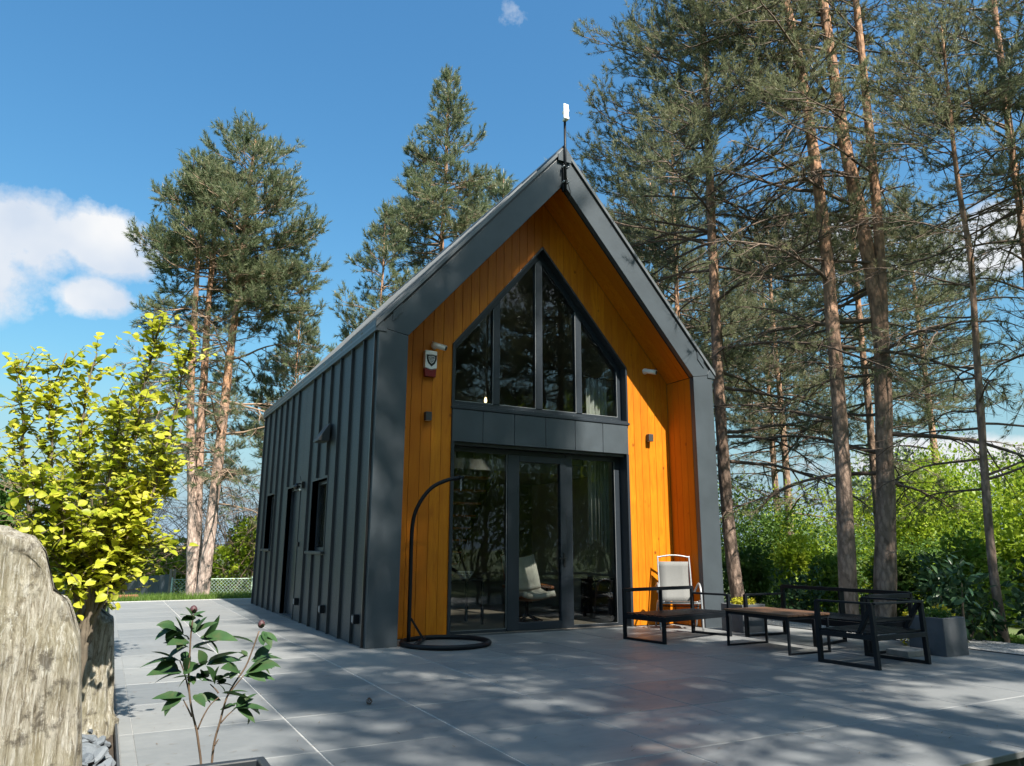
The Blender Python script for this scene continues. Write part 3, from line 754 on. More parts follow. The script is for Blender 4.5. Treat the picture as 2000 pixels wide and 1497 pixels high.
# --- long sofa along the right edge
s2 = thing('long_sofa', 'long black metal sofa frame along the planted terrace edge', 'sofa', (5.9, -2.25, 0), 'cushionless black lounge furniture')
fl, bl, br, frr = (5.50, -1.20), (6.28, -1.22), (6.36, -3.28), (5.50, -3.28)
z = .36
for p, zt in ((fl, .61), (bl, .73), (br, .73), (frr, .70)):
    B().bar(V3(p, 0), V3(p, zt), .05, .05, (1, 0, 0)).build('leg', bm_, s2, bevel=.004)
midf = (5.48, -2.45); midb = (6.32, -2.25)
for p in (midf, midb): B().bar(V3(p, 0), V3(p, z), .045, .045, (1, 0, 0)).build('leg', bm_, s2, bevel=.004)
B().bar(V3(midb, z), V3(midb, .70), .10, .025, (0, 1, 0)).build('back_post', bm_, s2)
for p, q in ((fl, bl), (frr, br), (midf, midb)): B().bar(V3(p, .018), V3(q, .018), .045, .03).build('runner', bm_, s2, bevel=.004)
for p, q in ((fl, bl), (bl, br), (br, frr), (frr, fl)): B().bar(V3(p, z - .03), V3(q, z - .03), .04, .08).build('seat_rail', bm_, s2, bevel=.004)
B().bar(V3(bl, .715), V3(br, .715), .05, .05).build('back_rail', bm_, s2, bevel=.004)
B().bar(V3(fl, .605), V3(bl, .605), .05, .03).build('arm_rail', bm_, s2, bevel=.004)
B().bar(V3(frr, .69), V3(br, .69), .05, .06).build('arm_rail', bm_, s2, bevel=.004)
seat_slats(s2, (fl, bl, br, frr), 10, bm_, z + .012)
# --- armchair with its back to the camera
s3 = thing('metal_armchair', 'black metal armchair frame with sloping back, nearest of the seats', 'chair', (4.9, -3.7, 0), 'cushionless black lounge furniture')
fL, bL, bR, fR = (4.43, -3.40), (4.49, -4.10), (5.40, -4.08), (5.35, -3.33)
z = .36
for p in (fL, fR): B().bar(V3(p, 0), V3(p, .69), .05, .05, (1, 0, 0)).build('leg', bm_, s3, bevel=.004)
for p in (bL, bR): B().bar(V3(p, 0), V3((p[0], p[1] + .02), .69), .05, .05, (1, 0, 0)).build('leg', bm_, s3, bevel=.004)
for p, q in ((fL, bL), (fR, bR)): B().bar(V3(p, .018), V3(q, .018), .05, .034).build('runner', bm_, s3, bevel=.004)
for p, q in ((fL, bL), (bR, fR)):
    B().bar(V3(p, .695), V3(q, .695), .07, .022).build('arm_rail', bm_, s3, bevel=.004)
B().bar(V3(bL, .695), V3(bR, .695), .07, .022).build('back_rail', bm_, s3, bevel=.004)
for p, q in ((fL, bL), (bL, bR), (bR, fR), (fR, fL)): B().bar(V3(p, z - .03), V3(q, z - .03), .04, .055).build('seat_rail', bm_, s3, bevel=.004)
for p, dx in ((bL, .03), (bR, -.03)):
    B().bar((p[0] + dx, p[1] + .24, z - .03), (p[0] + dx, p[1] + .03, .68), .045, .05, (1, 0, 0)).build('back_post', bm_, s3, bevel=.003)
B().bar((bL[0] + .03, bL[1] + .13, .50), (bR[0] - .03, bR[1] + .13, .50), .03, .045).build('back_slat', bm_, s3, bevel=.003)
seat_slats(s3, (fL, bL, bR, fR), 8, bm_, z + .002)
# --- coffee table
ct = thing('coffee_table', 'low table with brown slatted wood top and thin black legs', 'table', (4.87, -2.35, 0))
x0, x1, y0, y1 = 4.50, 5.22, -2.88, -1.84
for x in (x0, x1):
    for y in (y0, y1): B().box(x - .014, x + .014, y - .014, y + .014, 0, .455).build('leg', bm_, ct, bevel=.002)
for y in (y0, y1): B().box(x0 + .014, x1 - .014, y - .014, y + .014, .0, .022).build('runner', bm_, ct)
for y in (y0, y1): B().box(x0 + .014, x1 - .014, y - .012, y + .012, .42, .455).build('apron', bm_, ct)
for x in (x0, x1): B().box(x - .012, x + .012, y0 + .014, y1 - .014, .42, .455).build('apron', bm_, ct)
for k in range(8):
    xa = x0 - .03 + k * (x1 - x0 + .06) / 8
    B().box(xa + .004, xa + (x1 - x0 + .06) / 8 - .004, y0 - .03, y1 + .03, .457, .482).build('slat', M['teak'], ct, bevel=.003)
# --- reclining garden chair in front of the planks
gc = thing('garden_chair', 'grey sling garden chair with curved aluminium arms against the orange planks', 'chair', (5.28, .1, 0))
u = Vector((.845, -.534, 0)); f = Vector((-.534, -.845, 0)); o0 = Vector((5.31, .10, 0))
def G(a, b, z): return o0 + u * a + f * b + Vector((0, 0, z))    # a sideways, b forward
al_ = M['aluminium']
def smooth_path(pts, n=6):
    P = [Vector(p) for p in pts]; P = [P[0] * 2 - P[1]] + P + [P[-1] * 2 - P[-2]]; out = []
    for i in range(1, len(P) - 2):
        for k in range(n):
            t_ = k / n; a, b, c, d = P[i-1], P[i], P[i+1], P[i+2]
            out.append(.5 * ((2*b) + (c-a)*t_ + (2*a-5*b+4*c-d)*t_*t_ + (-a+3*b-3*c+d)*t_**3))
    out.append(P[-2]); return out
for sx in (-1, 1):
    a = sx * .335
    B().tube(smooth_path([G(a, .31, 0.01), G(a, .28, .30), G(a, .24, .58), G(a, .17, .69), G(a, .05, .715), G(a, -.12, .66), G(a * .9, -.20, .56)]), .017, 10).build('arm_tube', al_, gc, True)
    B().tube(smooth_path([G(a, -.34, .01), G(a, -.20, .22), G(a, .02, .42), G(a, .25, .45)]), .015, 10).build('leg', al_, gc, True)
    b_ = sx * .265
    B().tube([G(b_, .27, .44), G(b_, -.17, .40), G(b_, -.22, .46)], .013, 8).build('seat_tube', al_, gc, True)
back = [G(-.265, -.20, .40), G(-.265, -.36, 1.08), G(-.235, -.375, 1.135), G(0, -.385, 1.165), G(.235, -.375, 1.135), G(.265, -.36, 1.08), G(.265, -.20, .40)]
B().tube(smooth_path(back, 5), .014, 10).build('back_frame', al_, gc, True)
mb = B(); N = 8
for i in range(N + 1):
    tt = i / N; bl_ = -.20 - .158 * tt + .03 * sin(pi * tt) * -1
    for a in (-.25, -.125, 0, .125, .25): mb.v.append(tuple(G(a, bl_ - .012 * (1 - (a / .25) ** 2), .42 + .64 * tt)))
for i in range(N):
    for k in range(4): q = i * 5 + k; mb.f.append((q, q + 1, q + 6, q + 5))
o = mb.build('back_sling', M['sling'], gc, True); sm = o.modifiers.new('thick', 'SOLIDIFY'); sm.thickness = .006
mb = B()
for i in range(N + 1):
    tt = i / N
    for a in (-.25, -.125, 0, .125, .25): mb.v.append(tuple(G(a, .28 - .46 * tt, .445 - .04 * tt - .02 * sin(pi * tt))))
for i in range(N):
    for k in range(4): q = i * 5 + k; mb.f.append((q, q + 1, q + 6, q + 5))
o = mb.build('seat_sling', M['sling'], gc, True); sm = o.modifiers.new('thick', 'SOLIDIFY'); sm.thickness = .008
B().tube([G(-.33, .26, .42), G(.33, .26, .42)], .013, 8).build('cross_tube', al_, gc, True)
B().tube([G(-.33, .05, .36), G(.33, .05, .36)], .011, 8).build('cross_tube', bm_, gc, True)
# --- stand of a hanging chair
hs = thing('hanging_chair_stand', 'black curved stand with ring base for a hanging chair', 'chair stand', (1.1, -.06, 0))
N = 40; ringp = [(1.10 + .59 * cos(2*pi*k/N), -.06 + .59 * sin(2*pi*k/N), .034) for k in range(N)]
B().tube(ringp, .032, 10, closed=True).build('ring_base', bm_, hs, True)
pb = Vector((.66, .18, .04))
B().tube([(.56, -.26, .036), (1.02, .50, .036)], .026, 10).build('base_bar', bm_, hs, True)
arc = smooth_path([pb, pb + Vector((0, 0, .8)), pb + Vector((.0, -.0, 1.50)), pb + Vector((.06, -.03, 1.80)), pb + Vector((.22, -.09, 2.05)), pb + Vector((.42, -.17, 2.17)), pb + Vector((.62, -.25, 2.22))], 6)
B().tube(arc, .027, 10).build('arched_pole', bm_, hs, True)
B().bar(pb + Vector((.02, -.01, .30)), pb + Vector((.19, -.07, .02)), .02, .03).build('brace', bm_, hs)
tip = arc[-1]
ch = B(); 
for k in range(5): ch.tube([tip + Vector((.012 * cos(q) * (k % 2), .012 * cos(q) * ((k + 1) % 2), -.03 - .035 * k + .022 * sin(q))) for q in np.linspace(0, 2*pi, 9)[:-1]], .004, 6, closed=True)
ch.build('chain_hook', M['aluminium'], hs, True)
B().tube([tip + Vector((-.03, .01, .0)), tip + Vector((.02, -.01, -.005)), tip + Vector((.02, -.01, -.05))], [.03, .026, .012], 10).build('end_cap', bm_, hs, True)

# --- planters
def planter(name, label, x0, x1, y0, y1, h, taper=.0, mat=None, grp=None):
    p = thing(name, label, 'planter', ((x0 + x1) / 2, (y0 + y1) / 2, 0), grp)
    mat = mat or M['planter']; w_ = .03; T = taper
    mb = B()
    o = [(x0 + T, y0 + T, 0), (x1 - T, y0 + T, 0), (x1 - T, y1 - T, 0), (x0 + T, y1 - T, 0)]
    tt = [(x0, y0, h), (x1, y0, h), (x1, y1, h), (x0, y1, h)]
    ti = [(x0 + w_, y0 + w_, h), (x1 - w_, y0 + w_, h), (x1 - w_, y1 - w_, h), (x0 + w_, y1 - w_, h)]
    bi = [(x0 + w_, y0 + w_, h - .14), (x1 - w_, y0 + w_, h - .14), (x1 - w_, y1 - w_, h - .14), (x0 + w_, y1 - w_, h - .14)]
    mb.add(o + tt + ti + bi, [(3, 2, 1, 0)] + [(i, (i+1) % 4, 4 + (i+1) % 4, 4 + i) for i in range(4)] + [(4 + i, 4 + (i+1) % 4, 8 + (i+1) % 4, 8 + i) for i in range(4)] + [(8 + i, 8 + (i+1) % 4, 12 + (i+1) % 4, 12 + i) for i in range(4)])
    mb.build('box', mat, p, bevel=.006)
    N = 8; sb = B()
    for j in range(N + 1):
        for i in range(N + 1):
            x = x0 + w_ + (x1 - x0 - 2 * w_) * i / N; y = y0 + w_ + (y1 - y0 - 2 * w_) * j / N
            sb.v.append((x, y, h - .06 + .02 * mnoise.noise((x * 9, y * 9, 1))))
    for j in range(N):
        for i in range(N): k = j * (N + 1) + i; sb.f.append((k, k + 1, k + N + 2, k + N + 1))
    sb.build('soil', M['soil'], p, True)
    return p
planter('planter_box', 'square dark grey planter at the right end of the sofa', 6.14, 6.60, -3.84, -3.36, .455, grp='square grey planters')
planter('planter_box', 'square dark grey planter with yellow flowers behind the coffee table', 5.80, 6.30, -.83, -.36, .42, grp='square grey planters')
bp_ = metal_mat('black_planter_metal', (.020, .024, .030), .35)
planter('black_planter', 'black square planter holding the peony in the foreground', -2.97, -2.50, -7.10, -6.745, .556, mat=bp_)
lb = thing('concrete_block', 'low concrete block on the terrace beside the grey planter', 'block', (5.98, -3.52, 0))
B().box(5.66, 6.10, -3.66, -3.36, 0, .075).build('block_body', M['conc'], lb, bevel=.008)

# --- pine cone on the terrace
pc = thing('pine_cone', 'small brown pine cone lying on the slabs', 'cone', (-1.0, -3.33, 0))
mb = B()
for k in range(34):
    a = k * 2.4; zz = k / 34; r = .022 * sin(pi * min(1, zz * .9 + .12)); c_ = Vector((-1.0 + r * cos(a), -3.33 + r * sin(a), .006 + zz * .05))
    d_ = Vector((cos(a), sin(a), .35)); sd = Vector((-sin(a), cos(a), 0)) * .007
    mb.add([c_ - sd - Vector((0, 0, .004)), c_ + sd - Vector((0, 0, .004)), c_ + d_ * .011, c_ - d_ * .008 + Vector((0, 0, .004))], [(0, 1, 2), (1, 3, 2), (3, 0, 2), (0, 3, 1)])
mb.build('cone_scales', simple_mat('cone_brown', (.10, .055, .03), .85, .4, 40), pc)

# ================================================================== INTERIOR THINGS
lc = thing('lounge_chair', 'shell lounge chair with pale cushions behind the glass door', 'chair', (3.55, 2.1, 0))
def shell(cx, pts, wid, th, mat, name):
    P = smooth_path(pts, 5); mb = B(); n = len(P)
    for p in P:
        for k in range(9):
            a = -1 + k / 4; mb.v.append((cx + a * wid, p.y - .10 * a * a, p.z + .06 * a * a))
    for i in range(n - 1):
        for k in range(8): q = i * 9 + k; mb.f.append((q, q + 1, q + 10, q + 9))
    o = mb.build(name, mat, lc, True); s_ = o.modifiers.new('t', 'SOLIDIFY'); s_.thickness = th; return o
shell(3.55, [(0, 1.72, .42), (0, 2.0, .38), (0, 2.22, .42)], .33, .02, M['teakshell'], 'seat_shell')
shell(3.55, [(0, 2.25, .44), (0, 2.36, .70), (0, 2.45, .95), (0, 2.5, 1.10)], .33, .02, M['teakshell'], 'back_shell')
shell(3.55, [(0, 1.70, .50), (0, 1.98, .47), (0, 2.18, .52)], .30, .09, M['fabric'], 'seat_cushion')
shell(3.55, [(0, 2.17, .54), (0, 2.27, .78), (0, 2.36, .98), (0, 2.42, 1.10)], .30, .08, M['fabric'], 'back_cushion')
for sx in (-1, 1):
    B().bar((3.55 + sx * .38, 1.80, .60), (3.55 + sx * .38, 2.20, .62), .07, .05).build('armrest', M['teakshell'], lc, bevel=.01)
    B().bar((3.55 + sx * .36, 1.95, .40), (3.55 + sx * .38, 2.0, .60), .04, .02).build('arm_support', M['black'], lc)
for k in range(5):
    a = 2 * pi * k / 5; B().bar((3.55, 2.05, .14), (3.55 + .32 * cos(a), 2.05 + .32 * sin(a), .02), .04, .03).build('foot', M['black'], lc)
B().tube([(3.55, 2.05, .10), (3.55, 2.05, .38)], .03, 10).build('column', M['black'], lc, True)
it = thing('dining_table', 'dark dining table inside behind the left pane', 'table', (2.0, 2.3, 0))
B().box(1.45, 2.75, 1.95, 2.75, .72, .76).build('tabletop', M['black'], it, bevel=.006)
for x in (1.53, 2.67):
    for y in (2.03, 2.67): B().box(x - .02, x + .02, y - .02, y + .02, .006, .72).build('leg', M['black'], it)
wb = thing('fruit_basket', 'pale wire basket on the dining table', 'basket', (2.42, 2.2, .76))
for k in range(12):
    a = 2 * pi * k / 12; B().tube([(2.42 + .07 * cos(a), 2.2 + .07 * sin(a), .765), (2.42 + .15 * cos(a), 2.2 + .15 * sin(a), .87)], .005, 5).build('wire', M['white'], wb)
for r_, zz in ((.15, .87), (.11, .82), (.07, .766)): B().tube([(2.42 + r_ * cos(q), 2.2 + r_ * sin(q), zz) for q in np.linspace(0, 2*pi, 21)[:-1]], .006, 5, closed=True).build('hoop', M['white'], wb)
cu = thing('curtain', 'pale curtain hanging at the right inside the windows', 'curtain', (4.75, 1.3, 0))
mb = B(); N = 60
for i in range(N + 1):
    x = 4.42 + .42 * i / N; y = 1.35 + .04 * sin(i * .62 + sin(i * .2))
    mb.v += [(x, y, 1.30 + .12 * sin(i * .09)), (x, y, 4.35)]
for i in range(N): mb.f.append((2*i, 2*i + 2, 2*i + 3, 2*i + 1))
o = mb.build('cloth', M['curtain'], cu, True); s_ = o.modifiers.new('t', 'SOLIDIFY'); s_.thickness = .004
B().tube([(4.3, 1.35, 4.37), (5.2, 1.35, 4.37)], .012, 8).build('rod', M['black'], cu, True)
pl = thing('pendant_lamp', 'thin pendant bulb hanging behind the gable window', 'lamp', (2.62, 1.9, 3.85))
B().tube([(2.62, 1.9, 4.0), (2.62, 1.9, 6.9)], .004, 5).build('cord', M['aluminium'], pl)
B().tube([(2.62, 1.9, 3.90), (2.62, 1.9, 4.0)], .014, 10).build('socket', M['aluminium'], pl, True)
B().lathe([(0, 0), (.02, .01), (.026, .04), (.016, .085), (.010, .1), (0, .1)], (2.62, 1.9, 3.80), 12).build('bulb', M['bulb'], pl, True)
tv = thing('side_cabinet', 'dark low cabinet inside at the right wall', 'cabinet', (5.4, 2.2, 0))
B().box(5.05, 5.85, 1.6, 2.6, .08, .75).build('carcass', M['black'], tv, bevel=.006); B().box(5.04, 5.05, 1.64, 2.08, .12, .71).build('drawer_front', M['blackmetal'], tv); B().box(5.04, 5.05, 2.12, 2.56, .12, .71).build('drawer_front', M['blackmetal'], tv)
for x in (5.1, 5.8):
    for y in (1.65, 2.55): B().box(x - .02, x + .02, y - .02, y + .02, .006, .08).build('leg', M['black'], tv)
st_ = thing('staircase', 'dark open staircase inside rising towards the loft', 'stairs', (3.4, 4.6, 0))
for k in range(11): B().box(2.7, 3.5, 5.6 - k * .22, 5.86 - k * .22, .2 + k * .24, .24 + k * .24).build('tread', M['teakshell'], st_)
for x in (2.68, 3.52): B().bar((x, 5.8, .12), (x, 3.3, 2.8), .03, .2).build('stringer', M['black'], st_)
PEONY_STEMS = {
  'stem1': [(-2.712, -6.744, 0.549), (-2.727, -6.743, 0.623), (-2.738, -6.741, 0.669), (-2.756, -6.739, 0.725), (-2.771, -6.738, 0.789), (-2.78, -6.737, 0.863), (-2.782, -6.736, 0.928), (-2.784, -6.736, 0.985), (-2.782, -6.736, 1.056)],
  'stem2': [(-2.671, -6.699, 0.533), (-2.669, -6.7, 0.608), (-2.656, -6.702, 0.676), (-2.648, -6.703, 0.722), (-2.638, -6.704, 0.763), (-2.618, -6.707, 0.805), (-2.584, -6.713, 0.861), (-2.565, -6.716, 0.918), (-2.546, -6.719, 0.986)],
  'b1': [(-2.732, -6.722, 0.662), (-2.715, -6.724, 0.709), (-2.695, -6.726, 0.744), (-2.67, -6.73, 0.766)],
  'b2': [(-2.754, -6.719, 0.707), (-2.772, -6.717, 0.74), (-2.787, -6.716, 0.766)],
  'b3': [(-2.658, -6.732, 0.679), (-2.637, -6.735, 0.703), (-2.611, -6.739, 0.727)],
  'b4': [(-2.769, -6.718, 0.786), (-2.781, -6.716, 0.823), (-2.794, -6.715, 0.861), (-2.811, -6.713, 0.899)],
  'b5': [(-2.673, -6.729, 0.78), (-2.684, -6.728, 0.794), (-2.703, -6.725, 0.812)],
  'b6': [(-2.787, -6.716, 0.968), (-2.793, -6.715, 0.978), (-2.801, -6.714, 0.983)],
  'b7': [(-2.642, -6.734, 0.769), (-2.617, -6.738, 0.805), (-2.592, -6.742, 0.837)],
  'b8': [(-2.672, -6.73, 0.605), (-2.66, -6.731, 0.627)],
}
PEONY_LEAVES = [
  ((-2.802, -6.736, 0.981), (-2.877, -6.795, 1.043)),
  ((-2.829, -6.72, 1.013), (-2.896, -6.774, 1.001)),
  ((-2.779, -6.751, 0.991), (-2.715, -6.783, 1.031)),
  ((-2.766, -6.684, 0.986), (-2.76, -6.653, 1.033)),
  ((-2.749, -6.698, 0.97), (-2.655, -6.76, 0.995)),
  ((-2.785, -6.713, 0.94), (-2.862, -6.748, 0.969)),
  ((-2.79, -6.742, 0.964), (-2.841, -6.802, 0.985)),
  ((-2.776, -6.74, 0.938), (-2.697, -6.699, 0.962)),
  ((-2.563, -6.72, 0.945), (-2.645, -6.674, 0.984)),
  ((-2.535, -6.727, 0.986), (-2.513, -6.786, 0.942)),
  ((-2.812, -6.729, 0.899), (-2.919, -6.713, 0.92)),
  ((-2.807, -6.695, 0.897), (-2.761, -6.66, 0.908)),
  ((-2.798, -6.684, 0.855), (-2.883, -6.745, 0.892)),
  ((-2.803, -6.706, 0.851), (-2.878, -6.685, 0.851)),
  ((-2.796, -6.714, 0.864), (-2.772, -6.772, 0.888)),
  ((-2.725, -6.725, 0.879), (-2.764, -6.788, 0.908)),
  ((-2.716, -6.689, 0.873), (-2.604, -6.663, 0.899)),
  ((-2.716, -6.72, 0.889), (-2.63, -6.77, 0.928)),
  ((-2.577, -6.711, 0.896), (-2.612, -6.705, 0.915)),
  ((-2.567, -6.715, 0.882), (-2.462, -6.696, 0.9)),
  ((-2.569, -6.745, 0.883), (-2.483, -6.784, 0.883)),
  ((-2.593, -6.734, 0.833), (-2.505, -6.77, 0.849)),
  ((-2.592, -6.769, 0.85), (-2.514, -6.821, 0.875)),
  ((-2.605, -6.714, 0.846), (-2.647, -6.783, 0.888)),
  ((-2.771, -6.754, 0.847), (-2.824, -6.741, 0.849)),
  ((-2.769, -6.735, 0.844), (-2.733, -6.745, 0.837)),
  ((-2.77, -6.72, 0.846), (-2.762, -6.753, 0.825)),
  ((-2.721, -6.683, 0.828), (-2.726, -6.735, 0.871)),
  ((-2.688, -6.734, 0.812), (-2.718, -6.783, 0.877)),
  ((-2.677, -6.718, 0.816), (-2.661, -6.762, 0.858)),
  ((-2.684, -6.74, 0.813), (-2.633, -6.722, 0.813)),
  ((-2.781, -6.731, 0.777), (-2.878, -6.724, 0.785)),
  ((-2.794, -6.683, 0.771), (-2.85, -6.744, 0.756)),
  ((-2.757, -6.754, 0.786), (-2.728, -6.806, 0.761)),
  ((-2.732, -6.7, 0.773), (-2.665, -6.703, 0.756)),
  ((-2.665, -6.752, 0.783), (-2.577, -6.8, 0.774)),
  ((-2.624, -6.763, 0.73), (-2.522, -6.797, 0.743)),
  ((-2.617, -6.775, 0.736), (-2.566, -6.765, 0.765)),
  ((-2.579, -6.712, 0.729), (-2.515, -6.669, 0.692)),
  ((-2.613, -6.719, 0.729), (-2.639, -6.66, 0.732)),
  ((-2.782, -6.755, 1.038), (-2.816, -6.791, 1.077)),
  ((-2.773, -6.68, 1.044), (-2.736, -6.655, 1.062)),
]
BUDS = [(-2.783, -6.736, 1.07), (-2.54, -6.72, 1.008)]
SHRUB_STEMS = [
  [(-3.151, -3.671, 0.731), (-3.107, -3.679, 1.173), (-3.058, -3.687, 1.599), (-3.015, -3.696, 1.968), (-2.971, -3.705, 2.35), (-2.921, -3.715, 2.706), (-2.897, -3.724, 2.989)],
  [(-3.168, -3.671, 0.748), (-3.359, -3.667, 1.346), (-3.47, -3.663, 1.763), (-3.528, -3.657, 2.12), (-3.544, -3.648, 2.377), (-3.482, -3.633, 2.652)],
  [(-3.137, -3.671, 0.747), (-3.116, -3.621, 1.102), (-3.279, -3.574, 1.707), (-3.329, -3.525, 2.079), (-3.347, -3.476, 2.43), (-3.297, -3.424, 2.724)],
  [(-3.126, -3.671, 0.78), (-3.004, -3.701, 1.243), (-2.846, -3.736, 1.604), (-2.757, -3.77, 2.052), (-2.726, -3.802, 2.435), (-2.68, -3.835, 2.749)],
  [(-3.201, -3.672, 0.766), (-3.422, -3.65, 1.107), (-3.554, -3.628, 1.447), (-3.652, -3.607, 1.865), (-3.732, -3.584, 2.369), (-3.777, -3.559, 2.593)],
  [(-3.099, -3.671, 0.812), (-2.932, -3.689, 1.172), (-2.814, -3.71, 1.297), (-2.695, -3.734, 1.262)],
  [(-3.155, -3.671, 0.764), (-3.264, -3.757, 1.075), (-3.427, -3.847, 1.244), (-3.546, -3.939, 1.342)],
  [(-3.139, -3.671, 0.764), (-3.024, -3.584, 0.994), (-2.991, -3.496, 1.462), (-2.864, -3.412, 1.93), (-2.744, -3.33, 2.23)],
  [(-3.145, -3.671, 0.764), (-3.153, -3.759, 1.175), (-3.371, -3.852, 1.513), (-3.497, -3.948, 1.639), (-3.554, -4.04, 1.696)],
  [(-3.133, -3.671, 0.763), (-3.107, -3.733, 1.313), (-3.113, -3.796, 1.663), (-3.088, -3.858, 2.164), (-3.174, -3.921, 2.366)],
  [(-3.126, -3.671, 0.78), (-2.972, -3.634, 1.101), (-2.967, -3.597, 1.533), (-2.785, -3.566, 1.766), (-2.668, -3.535, 1.851)],
]

# ================================================================== ROCKS, CHIPS
def rock(name, label, xs_h, y, depth, seed, zbot=-.15, n=150, lv=90):
    """standing slab: xs_h lists (x, top height) across, depth = thickness in y; layered relief"""
    X = np.array([a for a, b in xs_h]); H = np.array([b for a, b in xs_h]); x0, x1 = X[0], X[-1]; cx = (x0 + x1) / 2; hw = (x1 - x0) / 2
    Vv = []; Ff = []
    for l in range(lv + 1):
        tv = l / lv
        for k in range(n):
            a = 2 * pi * k / n
            e = .30; ca = math.copysign(abs(cos(a)) ** e, cos(a)); sa = math.copysign(abs(sin(a)) ** .75, sin(a))
            x = cx + hw * ca; dd = depth / 2 * (1 - .30 * tv) * sa
            h = float(np.interp(x, X, H)); z = zbot + (h - zbot) * tv
            yy = y + dd + .10 * tv * mnoise.noise((x * 2, seed, 0))
            q = Vector((x * 7.0, yy * 7, z * .9 + seed)); q2 = Vector((x * 2.2, yy * 2.2, z * 1.4 + seed * 2)); q3 = Vector((x * 22, yy * 22, z * 3 + seed))
            d = .045 * mnoise.noise(q) + .05 * mnoise.noise(q2) + .022 * mnoise.noise(q3) + .03 * abs(mnoise.noise(q * 2)) + .010 * mnoise.noise(q3 * 2.5) + .030 * (math.floor(3.2 * mnoise.noise((x * 5.5, seed, z * .55))) / 3.2) + .018 * (math.floor(3 * mnoise.noise((x * 15, seed + 4, z * 1.3))) / 3)
            nrm = Vector((ca / hw, sa / depth * 2, 0)).normalized()
            edge = 1 if tv < .97 else .6
            Vv.append((x + nrm.x * d * edge, yy + nrm.y * d * edge * 1.2, z + (.05 * mnoise.noise((x * 6, yy * 6, seed)) + .035 * mnoise.noise((x * 25, yy * 25, seed))) * tv))
    for l in range(lv):
        for k in range(n):
            k2 = (k + 1) % n; Ff.append((l*n + k, l*n + k2, (l+1)*n + k2, (l+1)*n + k))
    top = [lv * n + k for k in range(n)]
    rings = [top]; K = 5
    for r_ in range(1, K):
        row = []
        for k in range(n):
            p = Vv[lv * n + k]; f_ = 1 - r_ / K; xx = cx + (p[0] - cx) * (.35 + .65 * f_) if False else p[0]; yy = y + (p[1] - y) * f_
            h = float(np.interp(xx, X, H)); zz = h + .045 * mnoise.noise((xx * 7, yy * 14, seed)) + .02
            row.append(len(Vv)); Vv.append((xx, yy, zz))
        for k in range(n): k2 = (k + 1) % n; Ff.append((rings[-1][k], rings[-1][k2], row[k2], row[k]))
        rings.append(row)
    me = np_mesh(name, Vv, Ff, True)
    t_ = thing(name, label, 'rock', (cx, y, 0)); link('stone', me, M['rock'], t_); return t_
rock('standing_stone', 'big pale layered boulder at the left edge of the picture', [(-4.75, 1.15), (-4.3, 1.36), (-3.8, 1.40), (-3.50, 1.34), (-3.40, 1.31), (-3.335, 1.22), (-3.30, 1.05), (-3.22, .98), (-3.15, .80), (-3.085, .30), (-3.04, -.05)], -5.2, .46, 3.1)
rock('standing_stone', 'pale boulder half shaded by the golden shrub, behind the larger one', [(-3.9, .55), (-3.6, .86), (-3.35, 1.0), (-3.14, .93), (-3.06, .78), (-2.97, .72), (-2.925, .34), (-2.90, .05)], -3.15, .5, 8.4)
gb = thing('slate_gravel', 'blue grey slate chips between the boulder and the terrace edge', 'gravel', (-3.05, -4.0, -.06))
gb['kind'] = 'structure'
random.seed(11)
def chip_mesh():
    mb = B(); n = 6; rr = [random.uniform(.7, 1.1) for _ in range(n)]
    lo = [(cos(2*pi*k/n) * rr[k], .62 * sin(2*pi*k/n) * rr[k], -.22 + random.uniform(-.05, .05)) for k in range(n)]
    md = [(1.08 * x, 1.08 * y_, random.uniform(-.05, .1)) for x, y_, _ in lo]
    hi = [(.72 * x + random.uniform(-.1, .1), .72 * y_ + random.uniform(-.1, .1), .28 + random.uniform(-.1, .1)) for x, y_, _ in lo]
    mb.v = lo + md + hi
    for r_ in (0, 1):
        for k in range(n): k2 = (k+1) % n; mb.f.append((r_*n + k, r_*n + k2, (r_+1)*n + k2, (r_+1)*n + k))
    mb.f += [tuple(range(2*n, 3*n)), tuple(reversed(range(n)))]
    me = mb.mesh('chip'); me.materials.append(M['chip']); return me
chips = [chip_mesh() for _ in range(7)]
for k in range(290):
    o = link('slate_chip', random.choice(chips), None, gb)
    y_ = -6.9 + 4.6 * (k / 290) + random.uniform(-.1, .1)
    s_ = random.uniform(.035, .085)
    o.location = (random.uniform(-3.22, -2.93), y_, -.035 + random.uniform(-.01, .035)); o.scale = (s_, s_, s_ * random.uniform(.5, 1.0))
    o.rotation_euler = (random.uniform(-.6, .6), random.uniform(-.6, .6), random.uniform(0, 6.3))

# ================================================================== LEAVES AND SHRUBS
def leaf_geo(nseg=4, fold=.25, curl=.15, wid=.62, point=1.0):
    """leaf along +X of length 1: returns verts, quads"""
    Vv = []; Ff = []
    for i in range(nseg + 1):
        t_ = i / nseg; w_ = wid / 2 * (math.sin(pi * min(1, t_ ** .8)) ** .75 if 0 < t_ < 1 else 0.02)
        zc = curl * (t_ * t_) * -1
        Vv += [(t_, -w_, zc + fold * w_), (t_, 0, zc), (t_, w_, zc + fold * w_)]
    for i in range(nseg):
        a = i * 3; Ff += [(a, a + 3, a + 4, a + 1), (a + 1, a + 4, a + 5, a + 2)]
    return np.array(Vv), np.array(Ff)
def frames(P, dirs, ups, scale):
    """orthonormal frames from direction and rough up"""
    d = dirs / np.linalg.norm(dirs, axis=1, keepdims=True)
    s = np.cross(ups, d); s /= np.linalg.norm(s, axis=1, keepdims=True) + 1e-9
    u = np.cross(d, s); return d, s, u
